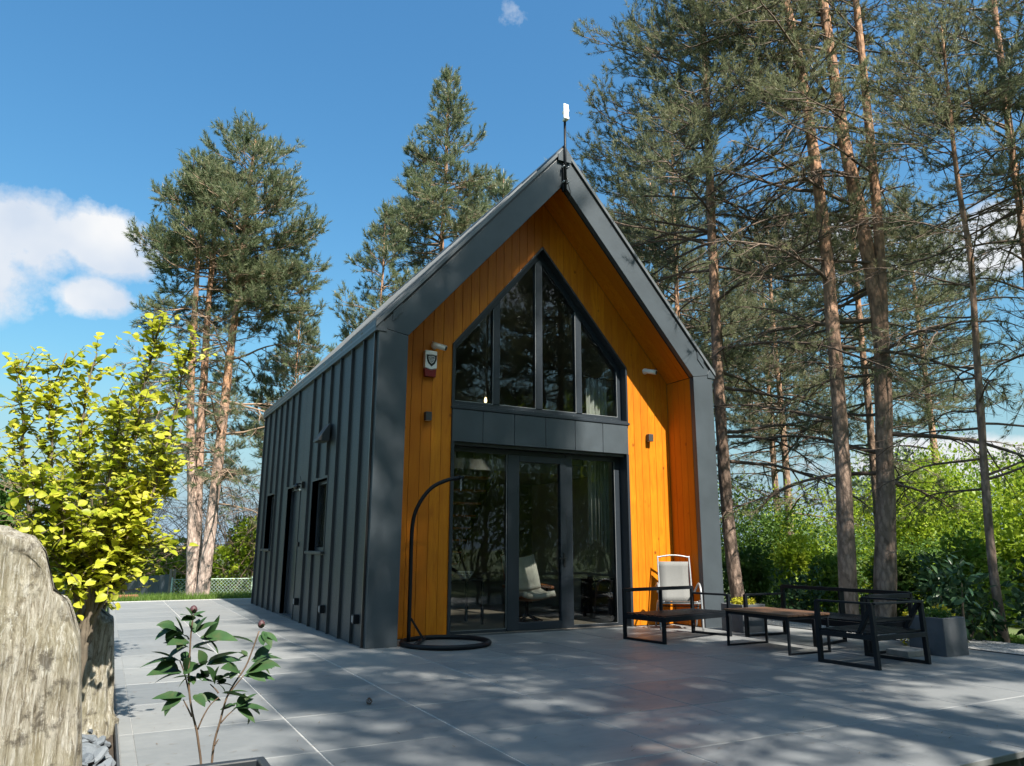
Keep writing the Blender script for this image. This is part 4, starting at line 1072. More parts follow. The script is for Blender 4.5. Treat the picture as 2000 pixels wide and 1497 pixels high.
def leaves_mesh(name, P, dirs, ups, scale, geo):
    Vg, Fg = geo; d, s, u = frames(P, dirs, ups, scale); sc = np.asarray(scale)[:, None, None]
    V = P[:, None, :] + sc * (Vg[None, :, 0:1] * d[:, None, :] + Vg[None, :, 1:2] * s[:, None, :] + Vg[None, :, 2:3] * u[:, None, :])
    n = len(P); k = len(Vg)
    F = (Fg[None] + (np.arange(n) * k)[:, None, None]).reshape(-1, Fg.shape[1])
    return np_mesh(name, V.reshape(-1, 3), F, True)
def resample(pts, n):
    pts = np.array(pts, float); d = np.r_[0, np.cumsum(np.linalg.norm(np.diff(pts, axis=0), axis=1))]
    t_ = np.linspace(0, d[-1], n); return np.stack([np.interp(t_, d, pts[:, i]) for i in range(3)], 1)
def unit(v): v = np.asarray(v, float); return v / (np.linalg.norm(v) + 1e-9)
QUAD = (np.array([(0, 0, 0), (.5, -.29, .07), (1, 0, -.12), (.5, .29, .07)]), np.array([(0, 1, 2, 3)]))
BLADE = (np.array([(0, -.04, 0), (0, .04, 0), (1, 0, -.2)]), np.array([(0, 1, 2)]))
CAMP = np.array(cam.location)

def golden_shrub(name, label, stems, root, seed, lmat, ntw, lsize, r0, split=300):
    rg = np.random.default_rng(seed); sh = thing(name, label, 'shrub', root)
    LP, LD, LS = [], [], []; tw = B()
    for si, s_ in enumerate(stems):
        pts = [root] + list(s_); P = resample(pts, 26); P[1:-1] += rg.normal(0, .008, (24, 3))
        rad = np.linspace(r0 * rg.uniform(.6, 1.0), .004, 26)
        B().tube(P, list(rad), 7).build('stem', M['stem'], sh, True)
        for k in range(ntw):
            t_ = rg.uniform(.30, 1.0); i = int(t_ * 25); b = P[i]
            if b[2] < .92 and b[1] > -6 and root[1] < -3: continue
            ax_ = unit(P[min(i + 1, 25)] - P[max(i - 1, 0)])
            d = unit(ax_ * rg.uniform(.2, .9) + rg.normal(0, .55, 3) + np.array([0, 0, .22]))
            L = rg.uniform(.16, .42) * (1.15 - .5 * t_); q = [b]; dd = d.copy()
            for m_ in range(4):
                dd = unit(dd + rg.normal(0, .16, 3) + np.array([0, 0, .05])); q.append(q[-1] + dd * L / 4)
            tw.tube(q, list(np.linspace(.0045, .0015, 5)), 4, cap=False)
            nl = int(rg.integers(5, 10)); Q = resample(q, nl + 1)
            for m_ in range(1, nl + 1):
                side = 1 if m_ % 2 else -1; lat = unit(np.cross(dd, [0, 0, 1]) + 1e-3) * side
                LP.append(Q[m_]); LD.append(unit(dd * .5 + lat * .8 + np.array([0, 0, rg.uniform(-.35, .15)]) + rg.normal(0, .25, 3))); LS.append(lsize * rg.uniform(.42, 1.38))
    tw.build('twig_mass', M['stem'], sh)
    LP = np.array(LP); LD = np.array(LD); LS = np.array(LS)
    UP = np.array([0, 0, 1.0]) + rg.normal(0, .45, (len(LP), 3)) + np.array([0.1, -.45, 0])
    geo = leaf_geo(4, .3, .18, .78)
    if split:
        order = np.argsort(np.linalg.norm(LP - CAMP, axis=1) / LS)
        near, rest = order[:split], order[split:]
        me = np_mesh('leaf', geo[0], geo[1], True); me.materials.append(lmat)
        d, s, u = frames(LP, LD, UP, LS)
        for i in near:
            o = link('leaf', me, None, sh)
            o.matrix_parent_inverse = Matrix.Translation(-Vector(root))
            mt = Matrix(((*(d[i] * LS[i]),), (*(s[i] * LS[i]),), (*(u[i] * LS[i]),))).transposed().to_4x4(); mt.translation = LP[i]
            o.matrix_basis = mt
    else: rest = np.arange(len(LP))
    o = link('foliage', leaves_mesh('foliage', LP[rest], LD[rest], UP[rest], LS[rest], geo), lmat, sh); o['kind'] = 'stuff'
    return sh
golden_shrub('golden_shrub', 'golden yellow leafed shrub rising behind the big boulder', SHRUB_STEMS, (-3.20, -3.72, -.1), 21, M['golden'], 98, .060, .030)
st2 = [[(-3.05 + .5 * cos(a) * q, -.1 + .5 * sin(a) * q, .6 + 1.9 * q) for q in (.1, .4, .7, 1.0)] for a in np.linspace(0, 6.28, 9)[:-1]]
golden_shrub('golden_shrub', 'smaller pale yellow shrub behind the front golden one', st2, (-3.08, -.1, -.1), 22, M['golden2'], 26, .075, .02, 0)

# ---- peony
pe = thing('peony', 'young peony with two round buds in the black planter', 'plant', (-2.7, -6.8, .5))
for k, s_ in PEONY_STEMS.items():
    s_ = [tuple(p) for p in s_]
    if k.startswith('stem'): s_ = [(s_[0][0] + .004, s_[0][1] - .13, .49), (s_[0][0], s_[0][1] - .06, .515)] + s_ if False else [(s_[0][0], s_[0][1] - .015, .48)] + s_
    r_ = (.0044, .0026) if k.startswith('stem') else (.003, .0018)
    B().tube(smooth_path(s_, 4), list(np.linspace(r_[0], r_[1], (len(s_) - 1) * 4 + 1)), 8).build('stem', M['peonystem'], pe, True)
rg = np.random.default_rng(3)
pg = leaf_geo(6, .35, .28, .40)
pme = [np_mesh('leaflet', leaf_geo(6, f_, c_, w_)[0], pg[1], True) for f_, c_, w_ in ((.35, .25, .40), (.5, .1, .36), (.25, .4, .46))]
for me in pme: me.materials.append(M['peony'])
PL = []
for a, b in PEONY_LEAVES:
    a = np.array(a); b = np.array(b); PL.append((a, b))
    for sg in (-1, 1):
        e = (b - a); sd_ = np.cross(e, [.2, -.9, .3]); sd_ /= np.linalg.norm(sd_)
        if rg.uniform() < .62: PL.append((a + e * .12, a + e * rg.uniform(.62, .8) + sd_ * sg * np.linalg.norm(e) * rg.uniform(.22, .42)))
for a, b in PL:
    L = np.linalg.norm(b - a)
    d, s, u = frames(a[None], (b - a)[None], (np.array([0, -.35, 1]) + rg.normal(0, .35, 3))[None], [1])
    o = link('leaflet', pme[int(rg.integers(0, 3))], None, pe)
    wsc = min(1.5, max(.95, .075 / L)) * 1.3
    mt = Matrix(((*(d[0] * L * 1.12),), (*(s[0] * L * wsc),), (*(u[0] * L),))).transposed().to_4x4(); mt.translation = a; o.matrix_basis = mt
for p in BUDS:
    bo = B().lathe([(0, -.012), (.009, -.009), (.0135, 0), (.012, .008), (.007, .015), (0, .018)], p, 12).build('bud', M['bud'], pe, True)
    for k in range(4):
        a = k * 1.6; mb = B(); q = Vector(p) + Vector((0, 0, -.012)); dd = Vector((cos(a), sin(a), .9)).normalized(); sd = Vector((-sin(a), cos(a), 0)) * .007
        mb.add([q - sd * .6, q + sd * .6, q + dd * .016 + sd, q + dd * .016 - sd, q + dd * .030], [(0, 1, 2, 3), (3, 2, 4)]); mb.build('sepal', M['peony'], bo)

# ---- potted plant seen through the left pane
ip = thing('palm_plant', 'arching green houseplant inside behind the left pane', 'plant', (1.75, 1.75, .76))
B().lathe([(0, 0), (.07, 0), (.09, .14), (.08, .14), (.078, .12), (0, .12)], (1.75, 2.15, .76), 16).build('pot', M['white'], ip, True)
P, Dd = [], []
for k in range(16):
    a = k * 2.4; d = np.array([cos(a) * .55, sin(a) * .55, .9]); q = np.array([1.75, 2.15, .88])
    mb = B(); pts = [q]
    for m_ in range(7): d = unit(d + np.array([0, 0, -.16])); pts.append(pts[-1] + d * .10)
    for m_, p in enumerate(pts[:-1]): pass
    w_ = [.006, .016, .022, .024, .020, .014, .008, .002]
    sd = unit(np.cross(d, [0, 0, 1]))
    for p, ww in zip(pts, w_): mb.v += [tuple(p - sd * ww), tuple(p + sd * ww)]
    for m_ in range(7): mb.f.append((2*m_, 2*m_ + 1, 2*m_ + 3, 2*m_ + 2))
    mb.build('frond', M['green'], ip, True)

# ================================================================== PINES
def tube_np(parts, pts, rad, n):
    """append a tube as numpy arrays"""
    pts = np.asarray(pts, float); m_ = len(pts)
    d = np.gradient(pts, axis=0); d /= np.linalg.norm(d, axis=1, keepdims=True) + 1e-9
    ref = np.array([.31, .17, .93]) if abs(d[0, 2]) < .85 else np.array([.95, .2, .1])
    a = np.cross(d, ref); a /= np.linalg.norm(a, axis=1, keepdims=True) + 1e-9; b = np.cross(d, a)
    th_ = np.arange(n) * 2 * pi / n
    V = pts[:, None, :] + np.asarray(rad)[:, None, None] * (a[:, None, :] * np.cos(th_)[None, :, None] + b[:, None, :] * np.sin(th_)[None, :, None])
    i, k = np.meshgrid(np.arange(m_ - 1), np.arange(n), indexing='ij'); k2 = (k + 1) % n
    F = np.stack([i*n + k, i*n + k2, (i+1)*n + k2, (i+1)*n + k], -1).reshape(-1, 4)
    parts.append((V.reshape(-1, 3), F))
def join_np(parts):
    V = []; F = []; k = 0
    for v, f in parts: V.append(v); F.append(f + k); k += len(v)
    return np.concatenate(V), np.concatenate(F)
def needles(P, A, L, rg, K, nl, nw):
    n = len(P); A = A / np.linalg.norm(A, axis=1, keepdims=True)
    ref = rg.normal(0, 1, (n, 3)); U = np.cross(A, ref); U /= np.linalg.norm(U, axis=1, keepdims=True); Wv = np.cross(A, U)
    t_ = rg.uniform(0, 1, (n, K)); ph = rg.uniform(0, 2*pi, (n, K)); tl = rg.uniform(.45, 1.05, (n, K)) * (1.15 - .55 * t_)
    base = P[:, None] + A[:, None] * (t_ * L[:, None])[..., None]
    dr = np.cos(tl)[..., None] * A[:, None] + np.sin(tl)[..., None] * (np.cos(ph)[..., None] * U[:, None] + np.sin(ph)[..., None] * Wv[:, None])
    tip = base + dr * (nl * rg.uniform(.7, 1.15, (n, K)))[..., None]
    sd = np.cross(dr, rg.normal(0, 1, (n, K, 3))); sd /= np.linalg.norm(sd, axis=2, keepdims=True) + 1e-9
    V = np.stack([base - sd * nw / 2, base + sd * nw / 2, tip], 2).reshape(-1, 3)
    return V, np.arange(len(V)).reshape(-1, 3)
def pine(name, label, trunks, r0, crown_z, dead_z, Rmax, seed, K=22, nl=.10, nw=.010, dens=1.0, bark='bark', needle='needle', twig='twig', group=None, candles=False, top_extra=0.0, flat=1.0, lean_az=None, dead_n=1.0, tri=None, prof=None, keep=None, dl=.16, shoot=1.0):
    rg = np.random.default_rng(seed); loc = Vector(trunks[0][0]); root = thing(name, label, 'tree', loc, group)
    br = []; SP, SA, SL_ = [], [], []; CP, CA = [], []
    for ti, tr_ in enumerate(trunks):
        pts = np.array(tr_, float)
        P = np.array(smooth_path([tuple(p) for p in pts], 6)); n = len(P)
        hgt = P[:, 2] - P[0, 2]; H = hgt[-1]
        rr0 = r0[ti] if hasattr(r0, '__len__') else r0
        rad = rr0 * (1 - .86 * (hgt / H)) ** .8
        if ti == 0: rad = rad * (1 + .22 * np.exp(-hgt / .35))
        rad = np.maximum(rad, .012)
        tp = []; PP = resample(P, max(20, int(H / .22))); RR = np.interp(np.linspace(0, 1, len(PP)), np.linspace(0, 1, n), rad)
        tube_np(tp, PP, RR, 16); V, F = tp[0]
        ax_ = np.repeat(PP, 16, 0); off = V - ax_
        ns = np.array([mnoise.noise((p[0] * 5, p[1] * 5, p[2] * 1.6 + seed)) + .5 * mnoise.noise((p[0] * 17, p[1] * 17, p[2] * 7)) for p in V])
        V = ax_ + off * (1 + .10 * ns)[:, None]
        link('trunk', np_mesh('trunk', V, F, True), M[bark], root)
        # branch stubs and branches
        zt = P[-1, 2]; z = dead_z[ti] if hasattr(dead_z, '__len__') else dead_z
        cz = crown_z[ti] if hasattr(crown_z, '__len__') else crown_z
        while z < zt - .15:
            live = z > cz; nb = int(rg.integers(3, 6)) if live else int(rg.poisson(1.6 * dead_n))
            for _ in range(nb):
                zz = z + rg.uniform(-.12, .12); zz = min(zz, zt - .05)
                b = np.array([np.interp(zz, P[:, 2], P[:, i]) for i in range(3)]); rt = float(np.interp(zz, P[:, 2], rad))
                az = rg.uniform(0, 2*pi)
                if keep is not None and not keep(b, az): continue
                if live:
                    u_ = min(1, max(0, (zz - cz) / (zt - cz + 1e-6)))
                    pr = prof(u_) if prof else max(1 - u_, 0) ** .62 * (.72 + .28 * min(1, u_ / .18))
                    L = Rmax * pr * rg.uniform(.62, 1.12) + .18; el = R(rg.uniform(-4, 16) + 52 * max(u_, 0) ** 1.25)
                else:
                    L = Rmax * rg.uniform(.35, 1.0); el = R(rg.uniform(-14, 22))
                d = np.array([cos(az) * cos(el), sin(az) * cos(el), sin(el)]); m_ = 9; Q = [b]; dr = d.copy()
                for q in range(m_):
                    f_ = q / m_
                    bend = (-.07 if f_ < .55 else .10) if live else (-.085 if f_ > .25 else .03)
                    dr = unit(dr + rg.normal(0, .07, 3) + np.array([0, 0, bend * flat])); Q.append(Q[-1] + dr * L / m_)
                Q = np.array(Q); rb = min(rt * .42, .011 + .0105 * L)
                tube_np(br, Q, np.linspace(rb, .005, m_ + 1), 5)
                tipdir = unit(Q[-1] - Q[-2])
                nsub = max(2, int(L / (.24 if live else .34)))
                for k in range(nsub):
                    s_ = .24 + .74 * (k + rg.uniform(0, .8)) / nsub; x = s_ * m_; i = min(int(x), m_ - 1); c_ = Q[i] + (Q[i+1] - Q[i]) * (x - i)
                    ax2 = unit(Q[i+1] - Q[i]); lat = unit(np.cross(ax2, [0, 0, 1]) + 1e-4) * (1 if k % 2 else -1)
                    sl = L * (.16 + .30 * (1 - s_)) * rg.uniform(.6, 1.25) + .10
                    dd = unit(ax2 * .75 + lat * .75 + rg.normal(0, .2, 3) + np.array([0, 0, .12 if live else -.15])); S = [c_]
                    for q in range(4): dd = unit(dd + rg.normal(0, .12, 3) + np.array([0, 0, .06 if live else -.06])); S.append(S[-1] + dd * sl / 4)
                    S = np.array(S); tube_np(br, S, np.linspace(rb * .38 + .002, .003, 5), 3)
                    nt = max(2, int(sl / .11 * dens))
                    for q in range(nt):
                        s2_ = .22 + .78 * (q + rg.uniform(0, 1)) / nt; x = min(s2_, .999) * 4; i = int(x); c2 = S[i] + (S[i+1] - S[i]) * (x - i)
                        td = unit(unit(S[i+1] - S[i]) * .8 + rg.normal(0, .5, 3) + np.array([0, 0, .22 if live else 0]))
                        tl_ = rg.uniform(.12, .27) * shoot
                        if live or rg.uniform() < dl:
                            SP.append(c2 + td * tl_ * .25); SA.append(unit(td + np.array([0, 0, .32]))); SL_.append(tl_)
                            if candles and zz > cz + .45 * (zt - cz) and rg.uniform() < .05: CP.append(c2 + td * tl_ * .9); CA.append(unit(td * .3 + np.array([0, 0, 1])))
                        if (not live) or q % 3 == 0: tube_np(br, np.array([c2, c2 + td * tl_ * (1.0 if live else 1.6)]), [.0035, .002], 3)
                if live:
                    for q in range(4): SP.append(Q[-1] - tipdir * .05 * q); SA.append(unit(tipdir + rg.normal(0, .3, 3) + np.array([0, 0, .4]))); SL_.append(.2)
                    if candles and zz > cz + .35 * (zt - cz) and rg.uniform() < .7: CP.append(Q[-1] + tipdir * .12); CA.append(unit(tipdir * .4 + np.array([0, 0, 1])))
            z += rg.uniform(.26, .48) * (1.0 if live else 1.15)
        for q in range(10): SP.append(P[-1] - np.array([0, 0, .06 * q])); SA.append(unit(np.array([0, 0, 1]) + rg.normal(0, .35, 3))); SL_.append(.25)
        CP.append(P[-1] + np.array([0, 0, .2])); CA.append(np.array([0, 0, 1.0]))
    V, F = join_np(br); link('branch_framework', np_mesh('branch_framework', V, F, True), M[twig], root)
    V, F = needles(np.array(SP), np.array(SA), np.array(SL_), rg, K, nl, nw)
    o = link('crown', np_mesh('crown', V, F), M[needle], root); o['kind'] = 'stuff'
    if candles and CP:
        mb = []
        for p, a in zip(CP, CA): tube_np(mb, np.array([p, p + a * .07, p + a * .15]), [.010, .012, .003], 5)
        V, F = join_np(mb); o = link('candle_growth', np_mesh('candle_growth', V, F), M['candle'], root); o['kind'] = 'stuff'
    STATS[label] = len(SP) * K
    return root
STATS = {}
GR = 'tall pines beside the terrace'; GL = 'pines behind the house'
pine('pine_tree', 'pine right beside the house corner with long low bare branches', [[(7.90, 1.22, -.25), (7.82, 1.29, .33), (7.76, 1.35, 1.49), (7.73, 1.38, 3.22), (7.73, 1.38, 5.15), (7.75, 1.36, 7.65), (7.77, 1.34, 9.22), (7.80, 1.31, 12.4), (7.8, 1.3, 16.4)]], .122, 6.2, 2.2, 4.2, 31, K=26, nl=.115, nw=.0118, dens=1.15, group=GR, dead_n=1.2, dl=.42, keep=lambda b, a: cos(a) > -.30 or b[2] > 7.4)
pine('pine_tree', 'thick single pine trunk standing behind the coffee table', [[(8.28, -.72, -.25), (8.33, -.79, .27), (8.38, -.85, 1.93), (8.42, -.9, 3.76), (8.43, -.91, 5.32), (8.44, -.92, 6.74), (8.42, -.9, 8.02), (8.38, -.85, 9.47), (8.32, -.78, 11.0), (8.2, -.6, 13.5), (8.1, -.5, 18.0)]], .14, 11.2, 3.6, 3.7, 32, K=26, nl=.115, nw=.0118, dens=1.155, group=GR, dead_n=1.15, dl=.3, keep=lambda b, a: sin(a) > -.25 or b[2] > 14.5 or b[2] < 5)
pine('pine_tree', 'forked pine whose trunk splits in two, right of the thick single one', [[(9.02, -.86, -.25), (9.07, -.94, .26), (9.17, -1.08, 1.94), (9.25, -1.2, 3.79), (9.30, -1.26, 5.3), (9.27, -1.22, 6.59), (9.18, -1.10, 8.44), (9.13, -1.02, 9.59), (9.07, -.93, 12.4), (9.0, -.8, 16.5)],
      [(9.28, -1.24, 4.4), (9.34, -1.31, 5.5), (9.36, -1.35, 6.15), (9.39, -1.39, 7.28), (9.40, -1.41, 8.9), (9.41, -1.42, 10.26), (9.42, -1.45, 14.5)]], (.165, .10), (11.2, 8.8), (2.6, 6.2), 3.7, 33, K=26, nl=.115, nw=.0118, dens=1.15, group=GR, dead_n=1.5, dl=.26, keep=lambda b, a: sin(a) > -.25 or b[2] > 14.5 or b[2] < 5)
pine('pine_tree', 'slender dark pine at the right edge of the terrace', [[(8.95, -2.98, -.3), (8.93, -2.95, .93), (8.96, -2.99, 2.26), (8.99, -3.05, 3.47), (9.03, -3.11, 4.74), (9.06, -3.18, 6.05), (9.05, -3.15, 7.64), (9.08, -3.22, 10.5)]], .068, 6.8, 1.8, 2.3, 34, K=20, nl=.10, nw=.012, group=GR, dead_n=1.7, dl=.2)
pine('pine_tree', 'pine mostly cut off by the right picture edge', [[(11.13, -2.38, -.4), (11.36, -2.84, 5.6), (11.39, -2.92, 7.3), (11.41, -2.94, 8.9), (11.47, -3.08, 15.5)]], .10, 7.4, 3.0, 3.7, 35, K=24, nl=.115, nw=.012, dens=1.1, group=GR, dl=.3)
pine('pine_tree', 'thin pine trunk seen just left of the forked pine', [[(13.94, 2.56, -.4), (13.98, 2.52, 2.84), (13.99, 2.49, 5.09), (13.99, 2.5, 7.03), (14.03, 2.44, 12.0)]], .12, 6.4, 3.2, 3.2, 36, K=20, nl=.14, nw=.015, dens=1.0, group=GR, dl=.3)
pine('pine_tree', 'dark slim pine far behind the gable, right of its slope', [[(12.61, 8.43, -.5), (12.76, 8.3, 7.3), (12.82, 8.25, 12.8), (12.86, 8.2, 17.0)]], .15, 6.0, 3.5, 3.3, 37, K=18, nl=.15, nw=.017, dens=1.0, group=GR, dl=.3)
# three stems on the left, far end of the terrace
kw = dict(bark='barkL', needle='needleL', twig='twigpale', group='pine trio at the far end of the terrace', candles=True, K=26, nl=.15, nw=.019, dens=1.45, shoot=1.2)
pine('pine_tree', 'left stem of the three pines at the far terrace end', [[(-.76, 13.66, -.35), (-.97, 13.68, 2.23), (-1.22, 13.71, 4.45), (-1.36, 13.72, 6.14), (-1.45, 13.72, 8.36), (-1.54, 13.73, 10.85), (-1.60, 13.73, 13.0)]], .16, 8.0, 3.2, 2.5, 41, dl=.35, **kw)
pine('pine_tree', 'middle stem of the three pines at the far terrace end', [[(-.60, 13.95, -.35), (-.81, 13.97, 2.24), (-.93, 13.98, 4.5), (-.98, 13.99, 6.21), (-1.05, 13.99, 8.15), (-1.07, 13.99, 10.16), (-1.10, 13.99, 13.2)]], .165, 9.4, 4.2, 2.1, 42, **kw)
pine('pine_tree', 'right leaning stem of the three pines at the far terrace end', [[(-.53, 13.40, -.35), (-.48, 13.40, 1.51), (-.45, 13.40, 2.97), (-.41, 13.40, 4.48), (-.38, 13.4, 6.5), (-.32, 13.4, 8.46), (-.27, 13.4, 10.14), (-.24, 13.4, 12.4), (-.18, 13.4, 14.2)]], .175, 8.2, 2.6, 3.2, 43, dl=.3, prof=lambda u: (1 - u) ** .55 * (.55 + .45 * min(1, u / .3)), **kw)
kw = dict(bark='barkL', needle='needleL', twig='twigpale', group=GL, candles=True, K=24, nl=.16, nw=.020, dens=1.25, shoot=1.15)
pine('pine_tree', 'tall pointed pine rising behind the roof', [[(6.55, 13.35, -.4), (6.5, 13.4, 5), (6.43, 13.4, 11.47), (6.50, 13.37, 14.5), (6.52, 13.36, 18.8)]], .17, 11.2, 9.6, 2.25, 44, prof=lambda u: (1 - u) ** .8 * .95 + .05, **kw)
csrc = pine('pine_tree', 'small pointed pine peeking over the eaves', [[(4.05, 12.15, -.4), (3.89, 12.19, 8.1), (3.91, 12.19, 10.0), (3.90, 12.19, 12.1)]], .10, 5.2, 4.6, 2.3, 45, prof=lambda u: (1 - u) ** .75, **kw)
def replant(src, x, y, z, rot, sc, label, group):
    c = copy_tree(src); c.location = (x, y, z); c.rotation_euler = (0, 0, rot); c.scale = (sc, sc, sc); c['label'] = label; c['group'] = group; return c
replant(csrc, 2.1, 15.5, -.6, 1.2, .80, 'bushy pine between the trio and the small pointed one', GL)
replant(csrc, 10.6, 17.0, -.6, 2.2, 1.42, 'broad pine behind the right roof slope top', GL)
replant(csrc, 8.4, 14.8, -.6, 3.9, 1.22, 'pine half hidden between the tall pointed one and the ridge', GL)
replant(csrc, -2.4, 21.0, -.6, .5, .66, 'low pine behind the gap left of the trio', GL)
replant(csrc, .9, 25.0, -.6, 1.5, .78, 'low pine behind the gap right of the trio', GL)
replant(csrc, 3.2, 20.5, -.6, 5.0, .90, 'farther pine seen low between the trio and the eaves', GL)
# far row closing the view on the right (share meshes with one source tree)
src = pine('pine_tree', 'pine in the back row behind the forked pine', [[(17.5, 8.5, -.6), (17.6, 8.5, 5), (17.5, 8.5, 10), (17.6, 8.5, 14)]], .16, 5.2, 2.4, 3.4, 48, K=18, nl=.15, nw=.016, dens=.9, group='back row of pines')
replant(src, 21.5, 12.5, -.7, 1.3, 1.1, 'pine in the back row behind the thick single trunk', 'back row of pines')
replant(src, 15.5, 12.5, -.6, 2.6, 1.15, 'pine in the back row close to the roof edge', 'back row of pines')
replant(src, 27.0, 9.0, -.7, 4.0, 1.2, 'pine in the back row towards the right picture edge', 'back row of pines')
# unseen pines behind the viewer, placed so their crowns dapple the terrace and front
GV = 'pines behind the viewer'
src2 = pine('pine_tree', 'near pine behind the viewer set to dapple the left front', [[(2.5, -10.8, -.14), (2.6, -10.8, 6), (2.5, -10.8, 14), (2.5, -10.8, 22.0)]], .18, 9.0, 7.0, 2.75, 51, K=22, nl=.14, nw=.028, dens=.95, group=GV, prof=lambda u: (1 - u) ** .38)  # tall columnar crown shaped to shade the house front
replant(src2, 10.3, -9.8, -.14, 1.9, .80, 'near pine behind the viewer set to shade the right of the terrace', GV)
replant(src2, .2, -14.6, -.14, 3.3, .70, 'pine behind the viewer left of the nearest one', GV)
replant(src2, 3.7, -12.6, -.14, 4.4, 1.0, 'pine behind the viewer added to shade the transom', GV)  # added out of view to shade the transom panels
replant(src2, 7.6, -14.8, -.14, 5.3, .76, 'pine behind the viewer between the two near ones', GV)
random.seed(8)
ORD = 'first second third fourth fifth sixth seventh eighth ninth tenth eleventh'.split()
for k in range(11):
    x = -17 + k * 4.0 + random.uniform(-1, 1); y = -27 + random.uniform(-3, 2.5)
    c = replant(src, x, y, -.2, random.uniform(0, 6), random.uniform(1.1, 1.45), ORD[k] + ' pine from the left in the wood behind the viewer', 'wood behind the viewer')

# ================================================================== BROADLEAF SHRUBS AND FAR TREES
def bush(name, label, c, rx, ry, rz, n, lsize, mat, seed, group=None, stems=5, cat='shrub', lobes=9):
    rg = np.random.default_rng(seed); b = thing(name, label, cat, c, group); c = np.array(c, float)
    st = []
    LC = []
    for k in range(lobes):
        a = rg.uniform(0, 2*pi); q = rg.uniform(.15, .75); zc = rg.uniform(.25, .85)
        LC.append((np.array([cos(a) * q * rx, sin(a) * q * ry, zc * rz * 1.15]), rg.uniform(.20, .40)))
    for k in range(stems):
        e = LC[k % lobes][0]; p = np.array([[0, 0, -.1], e * .4 + rg.normal(0, .1, 3), e])
        tube_np(st, c + resample(p, 6), np.linspace(.02 + .012 * rz, .008, 6), 5)
    V, F = join_np(st); link('stem_cluster', np_mesh('stem_cluster', V, F, True), M['stem'], b)
    P = []; N_ = []
    per = n // lobes
    for o_, s_ in LC:
        v = rg.normal(0, 1, (per, 3)); v /= np.linalg.norm(v, axis=1, keepdims=True)
        rad = rg.uniform(.35, 1.06, (per, 1)) ** .5
        wob = 1 + .22 * np.array([mnoise.noise(tuple(x * 2.3 + seed)) for x in v])[:, None]
        P.append(c + o_ + v * rad * wob * np.array([rx, ry, rz]) * s_ * 1.25); N_.append(v)
    P = np.concatenate(P); N_ = np.concatenate(N_); P[:, 2] = np.maximum(P[:, 2], c[2] + .02 + rg.uniform(0, .12, len(P)))
    D = N_ + rg.normal(0, .8, N_.shape); U = N_ + rg.normal(0, .7, N_.shape) + np.array([0, 0, .5])
    geo = QUAD if lsize < .12 or lsize > .155 or n > 2000 else leaf_geo(3, .25, .2, .42)
    link('foliage', leaves_mesh('foliage', P, D, U, lsize * rg.uniform(.6, 1.3, len(P)), geo), M[mat], b)['kind'] = 'stuff'
    return b
GB = 'sunlit shrubs beyond the terrace'
b1 = bush('leafy_shrub', 'bright green sunlit thicket between the house and the thick pine trunk', (19.5, 9.2, -1.0), 3.6, 3.2, 3.4, 15000, .125, 'lime', 61, GB, lobes=14)
b2 = bush('leafy_shrub', 'large lime green shrub behind the forked pine', (24.0, 8.5, -1.0), 4.4, 3.6, 4.6, 19000, .135, 'lime', 62, GB, lobes=20)
def rebush(src, x, y, z, rot, sc, label, group, mat=None):
    c = copy_tree(src); c.location = (x, y, z); c.rotation_euler = (0, 0, rot); c.scale = sc; c['label'] = label; c['group'] = group
    if mat:
        for ch in c.children:
            if ch.name.startswith('foliage'): ch.material_slots[0].link = 'OBJECT'; ch.material_slots[0].material = M[mat]
    return c
rebush(b2, 24.5, 4.5, -1.0, 1.2, (1, 1, 1.05), 'mid green shrub between the forked and the slender pine', GB, 'mid')
rebush(b1, 21.0, 1.2, -1.0, 2.2, (1.1, 1.1, 1.25), 'lime green shrub behind the slender dark pine', GB)
rebush(b2, 22.5, -1.8, -1.0, 3.1, (1, 1, 1.1), 'mid green shrub at the right picture edge', GB, 'mid')
rebush(b1, 16.2, 10.0, -.8, 4.1, (.9, .9, .95), 'deep green shrub just right of the house wall', GB, 'green')
rebush(b1, 17.5, 4.5, -.9, 5.0, (.8, .8, .62), 'lower deep green shrub behind the coffee table', GB, 'green')
for k in range(10): rebush(b1, -18 + 4.3 * k, -21.5 + (k % 3), -.3, k * 1.3, (1.15, 1.15, 1.9), ORD[k] + ' unseen shrub from the left added behind the viewer', 'shrubs added behind the viewer')  # unseen, stretched tall so the lower panes mirror something dark
wl_ = bush('willow_tree', 'grey green rounded tree far behind the forked pine', (37.5, 17.0, -1.2), 4.5, 4.5, 7.0, 7000, .30, 'willow', 63, None, cat='tree', lobes=12)
GD = 'shaded shrubs along the terrace edge'
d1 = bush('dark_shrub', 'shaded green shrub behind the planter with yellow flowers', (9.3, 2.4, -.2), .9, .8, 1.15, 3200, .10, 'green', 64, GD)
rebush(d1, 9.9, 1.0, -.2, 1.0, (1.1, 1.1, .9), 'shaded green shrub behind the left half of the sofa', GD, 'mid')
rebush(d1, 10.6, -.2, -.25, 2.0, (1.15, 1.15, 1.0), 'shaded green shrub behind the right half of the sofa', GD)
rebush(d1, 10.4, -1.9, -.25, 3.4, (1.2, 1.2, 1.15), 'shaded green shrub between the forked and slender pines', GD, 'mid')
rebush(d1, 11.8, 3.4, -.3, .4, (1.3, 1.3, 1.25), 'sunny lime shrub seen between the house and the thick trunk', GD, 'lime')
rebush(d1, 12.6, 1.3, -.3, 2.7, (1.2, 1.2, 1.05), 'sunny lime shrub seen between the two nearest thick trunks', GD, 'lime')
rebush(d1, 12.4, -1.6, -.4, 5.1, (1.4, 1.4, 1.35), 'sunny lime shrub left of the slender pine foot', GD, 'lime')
rebush(d1, 12.2, -3.9, -.4, 3.9, (1.3, 1.3, 1.2), 'sunny lime shrub right of the slender pine foot', GD, 'lime')
